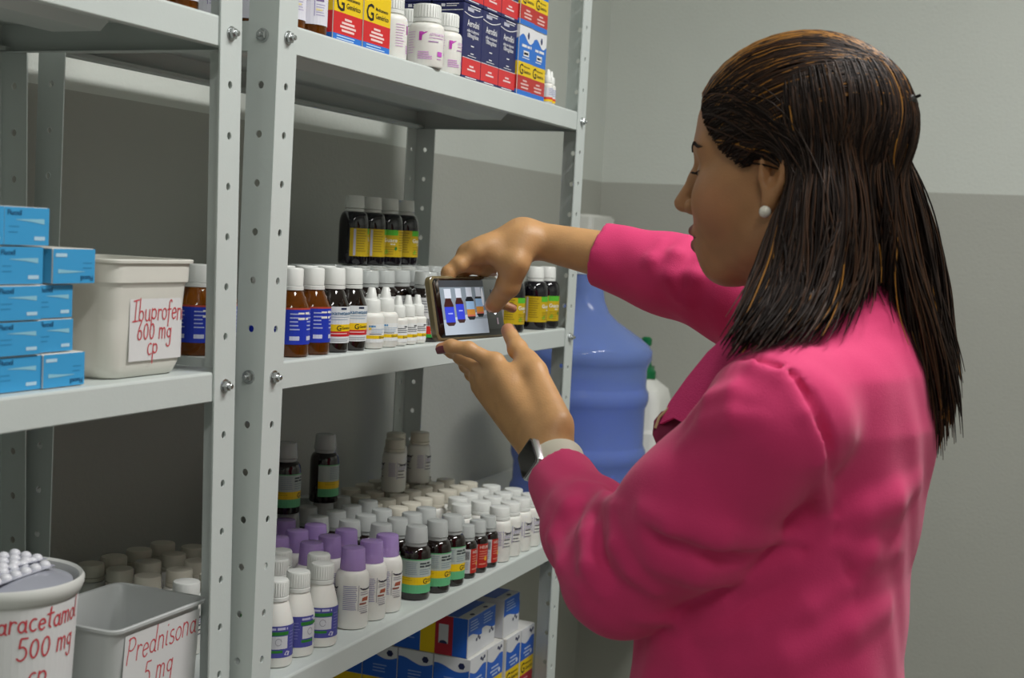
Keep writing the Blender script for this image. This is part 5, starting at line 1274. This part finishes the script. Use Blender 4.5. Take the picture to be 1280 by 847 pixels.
flat = push(LP.reshape(-1, 3), hairbase, .0009)+np.repeat(rng.normal(0, .0007, (nS, 3)), 26, 0)
flat = push(flat, earzone, .001); flat = push(flat, JF, .003); LP = flat.reshape(nS, 26, 3)
for _ in range(2): LP[:, 2:-1] = (LP[:, 1:-2]+2*LP[:, 2:-1]+LP[:, 3:])/4
for P, m in zip(LP, LM): ST.append((P, [.0005]+[.0009]*21+[.0008, .0007, .0005, .0003], m))
for P, r_, m in ST: smb.tube([tuple(p) for p in P], r_, m, 4, False)
so = smb.obj('hair_strands', hb, None); so['kind'] = 'stuff'
for p_ in so.data.polygons: p_.use_smooth = True
# brow and lashes
lm = mat('brow_hair', '#1a100b', .6); b = MB()
for s in (-1, 1):
    for i in range(26):
        t = i/25; f0, l0 = .0955-.022*t**1.6, .012+.034*t; u0 = .0045+.0075*math.sin(t*2.4)-.004*t
        b.tube([tuple(v) for v in push(np.array([hw(f0, s*l0, u0), hw(f0-.001-.002*t, s*(l0+.004), u0+.0045*(1-t))], float), head, .0006)], [.0009, .0003], lm, 4, False)
    for i in range(16):
        t = i/15; f0, l0 = .0868-.008*t, .022+.022*t
        q_ = push(np.array([hw(f0, s*l0, -.0165)], float), head, .0002)[0]
        b.tube([tuple(q_), tuple(q_+HF*.004-HU*.002), tuple(q_+HF*.0075-HU*.0008)], [.0004, .00035, .0001], lm, 4, False)
child('brows_and_lashes', b.mesh('brows_and_lashes'))
b = MB(); b.tube([tuple(hw(-.104, .018, .040)), tuple(hw(-.1085, .006, .045)), tuple(hw(-.108, -.012, .042))], [.003, .004, .003], mat('black_clip', '#0c0b0b', .4), 8); b.tube([tuple(hw(-.108, .004, .045)), tuple(hw(-.116, .004, .048))], .0015, MATS['black_clip'], 6); child('hair_clip', b.mesh('hair_clip'))


# ---- pearl earring
e = hw(.004, .0785, -.058)
t = thing('earring', 'white pearl stud earring in the woman\'s left ear', 'earring', tuple(e))
b = MB(); b.lathe([(.0002, -.0056)]+[(.0056*math.sin(i*math.pi/10), -.0056*math.cos(i*math.pi/10)) for i in range(1, 10)]+[(.0002, .0056)], mat('pearl', '#e2ddcf', .18, coat=.5), 20); b.obj('pearl', t, 1.5)
b = MB(); b.tube([(0, 0, 0), (.0085, -.0008, .001)], .0006, mat('gold_post', '#c9a24a', .3, metal=1), 6); b.obj('ear_post', t)
# ---- smart watch on the left wrist
wa = V3(LH['wrist'])-LC; wa /= np.linalg.norm(wa); wc = LC+wa*.0165
wn = V3((0.1313, -0.2350, 1.1841))-V3((0.1478, -0.2644, 1.1963)); wn = wn/np.linalg.norm(wn)*.85; _c = V3((-1.202, -.7742, 1.4265))-wc; wn = wn+_c/np.linalg.norm(_c)*1.0; wn -= wa*float(wn@wa); wn /= np.linalg.norm(wn); wt = np.cross(wa, wn)
t = thing('wristwatch', 'smartwatch with black screen and cream strap on the woman\'s left wrist', 'watch', tuple(wc))
M3 = lambda p: tuple(wa*p[0]+wt*p[1]+wn*p[2])
b = MB(); n = 40; P = []; fs = []
for i in range(n):
    a = 2*math.pi*i/n; rr = .0298
    for k, (w_, r_) in enumerate(((-.0105, 0), (-.0105, .0022), (-.008, .0028), (.008, .0028), (.0105, .0022), (.0105, 0))):
        P.append(M3((w_, (rr+r_)*math.cos(a)*.98, (rr+r_)*math.sin(a)*.93)))
for i in range(n):
    j = (i+1) % n
    for k in range(6): q = (k+1) % 6; fs.append((i*6+k, i*6+q, j*6+q, j*6+k))
b.add(P, fs, mat('cream_silicone', '#c9c4b2', .55)); b.obj('strap', t, .9)
b = MB()
for i in (0, 1, 2):
    a = math.radians(8-i*13); rr = .0328; c = (0.0, rr*math.cos(a)*.98*-1, rr*math.sin(a)*.93)
    ax_ = (0, -math.cos(a), math.sin(a)); P = []
    for k in range(10): q = 2*math.pi*k/10; P.append(M3((c[0]+.0014*math.cos(q), c[1]+.0014*math.sin(q)*math.sin(a), c[2]+.0014*math.sin(q)*math.cos(a))))
    b.add(P, [tuple(range(10))], mat('strap_hole', '#3a3832', .8))
b.obj('strap_holes', t, None)
def rbox(hx, hy, z0, z1, r, m):
    b = MB(); pts = rrect(hx, hy, r, 5); n = len(pts); P = []
    ring = [(.82, z0), (1, z0+.0025), (1, z1-.0025), (.9, z1)]
    for k, z in ring: P += [M3((x*k, y*k, z)) for x, y in pts]
    fs = [tuple(range(n-1, -1, -1)), tuple(range(3*n, 4*n))]
    for a in range(3):
        for i in range(n): j = (i+1) % n; fs.append((a*n+i, a*n+j, a*n+n+j, a*n+n+i))
    b.add(P, fs, m); return b
rbox(.0195, .0168, .0262, .0368, .006, mat('watch_aluminium', '#d5d6d8', .25, metal=1)).obj('watch_case', t, .7)
rbox(.0182, .0155, .0345, .0374, .005, mat('black_glass', '#050506', .05, coat=1)).obj('watch_screen', t, .7)
# ---- phone
PA, PB = V3((0.1954, -0.0907, 1.3811)), V3((0.3447, -0.1106, 1.3780))
PCc = V3((0.2675, -0.1015, 1.3421)); pu = PB-PA; pu[2] = 0; pu = pu/np.linalg.norm(pu); pv = V3((0, .22, 1)); pv -= pu*float(pv@pu); pv /= np.linalg.norm(pv); pn = np.cross(pu, pv)
if pn[1] > 0: pn = -pn
t = thing('phone', 'smartphone in a clear case held sideways, its screen showing four bottles', 'phone', tuple(PCc))
PW, PH, PT = .0755, .0375, .0085
M4 = lambda x, y, z: tuple(pu*x+pv*y+pn*z)
def slab(hx, hy, z0, z1, r, m, e=.0015):
    b = MB(); pts = rrect(hx, hy, r, 5); n = len(pts); P = []
    for k, z in ((e, z0), (0, z0+e), (0, z1-e), (e, z1)):
        P += [M4(x*(1-k/hx), y*(1-k/hy), z) for x, y in pts]
    fs = [tuple(range(n-1, -1, -1)), tuple(range(3*n, 4*n))]
    for a in range(3):
        for i in range(n): j = (i+1) % n; fs.append((a*n+i, a*n+j, a*n+n+j, a*n+n+i))
    b.add(P, fs, m); return b
slab(PW, PH, -.0052, .0042, .009, mat('clear_gold_case', '#8d7f5c', .15, trans=.35, coat=.5)).obj('case', t, .7)
slab(PW-.002, PH-.002, -.004, .0047, .008, mat('phone_glass', '#07070a', .06, coat=1)).obj('phone_body', t, .7)
p = Print(lambda u, v, l: M4(u, v, .0047+l))
def glow(h, e=.38): return mat('screen_'+h.lstrip('#'), h, .3, emit=e)
x0, x1, y0, y1 = -.060, .036, -.0315, .032
p.rect(x0, x1, y0, y1, glow('#7d8a96'), .0002); p.rect(x0, x1, y0, -.014, glow('#a8b4c2'), .0003); p.poly([(x0, -.014), (x0, -.02), (x1, -.009), (x1, -.004)], glow('#b9c4d0'), .0003); p.rect(x0, x1, .024, y1, glow('#3c4046'), .0003)
for i, (cx, wv, base, topz, lab_, dk) in enumerate(((-.045, .0098, -.021, .022, '#2f3fc8', '#3a1c1c'), (-.022, .0085, -.018, .0225, '#2f3fc8', '#3a1c1c'), (.001, .0088, -.015, .0235, '#8fb4d8', '#141b22'), (.0215, .0078, -.012, .0235, '#8fb4d8', '#141b22'))):
    p.poly([(cx-wv, base+.003), (cx-wv*.6, base), (cx+wv*.6, base), (cx+wv, base+.003), (cx+wv, base+.024), (cx+wv*.55, topz-.011), (cx-wv*.55, topz-.011), (cx-wv, base+.024)], glow(dk), .0004)
    p.rect(cx-wv, cx+wv, base+.004, base+.022, glow(lab_), .0005)
    if i > 1: p.rect(cx-wv, cx+wv, base+.006, base+.0125, glow('#c88a3a'), .0006); p.rect(cx-wv, cx+wv, base+.004, base+.006, glow('#c86a5a'), .0006)
    else: p.rect(cx-wv*.4, cx+wv*.6, base+.0135, base+.015, glow('#9aa6e8'), .0006)
    p.rect(cx-wv*.72, cx+wv*.72, topz-.011, topz, glow('#c3cbd8'), .0006)
p.poly([(.0305+.0028*math.cos(i*.524), .012+.011*math.sin(i*.524)) for i in range(12)], glow('#d4dae4'), .0006)
p.poly([(.0555+.0042*math.cos(i*.524), -.004+.0062*math.sin(i*.524)) for i in range(12)], glow('#f0f2f6', 1.2), .0004)
p.rect(.057, .061, -.022, -.014, glow('#8c7f86'), .0004); p.rect(.052, .055, .016, .021, glow('#565a62'), .0004)
p.obj('screen_picture', t)
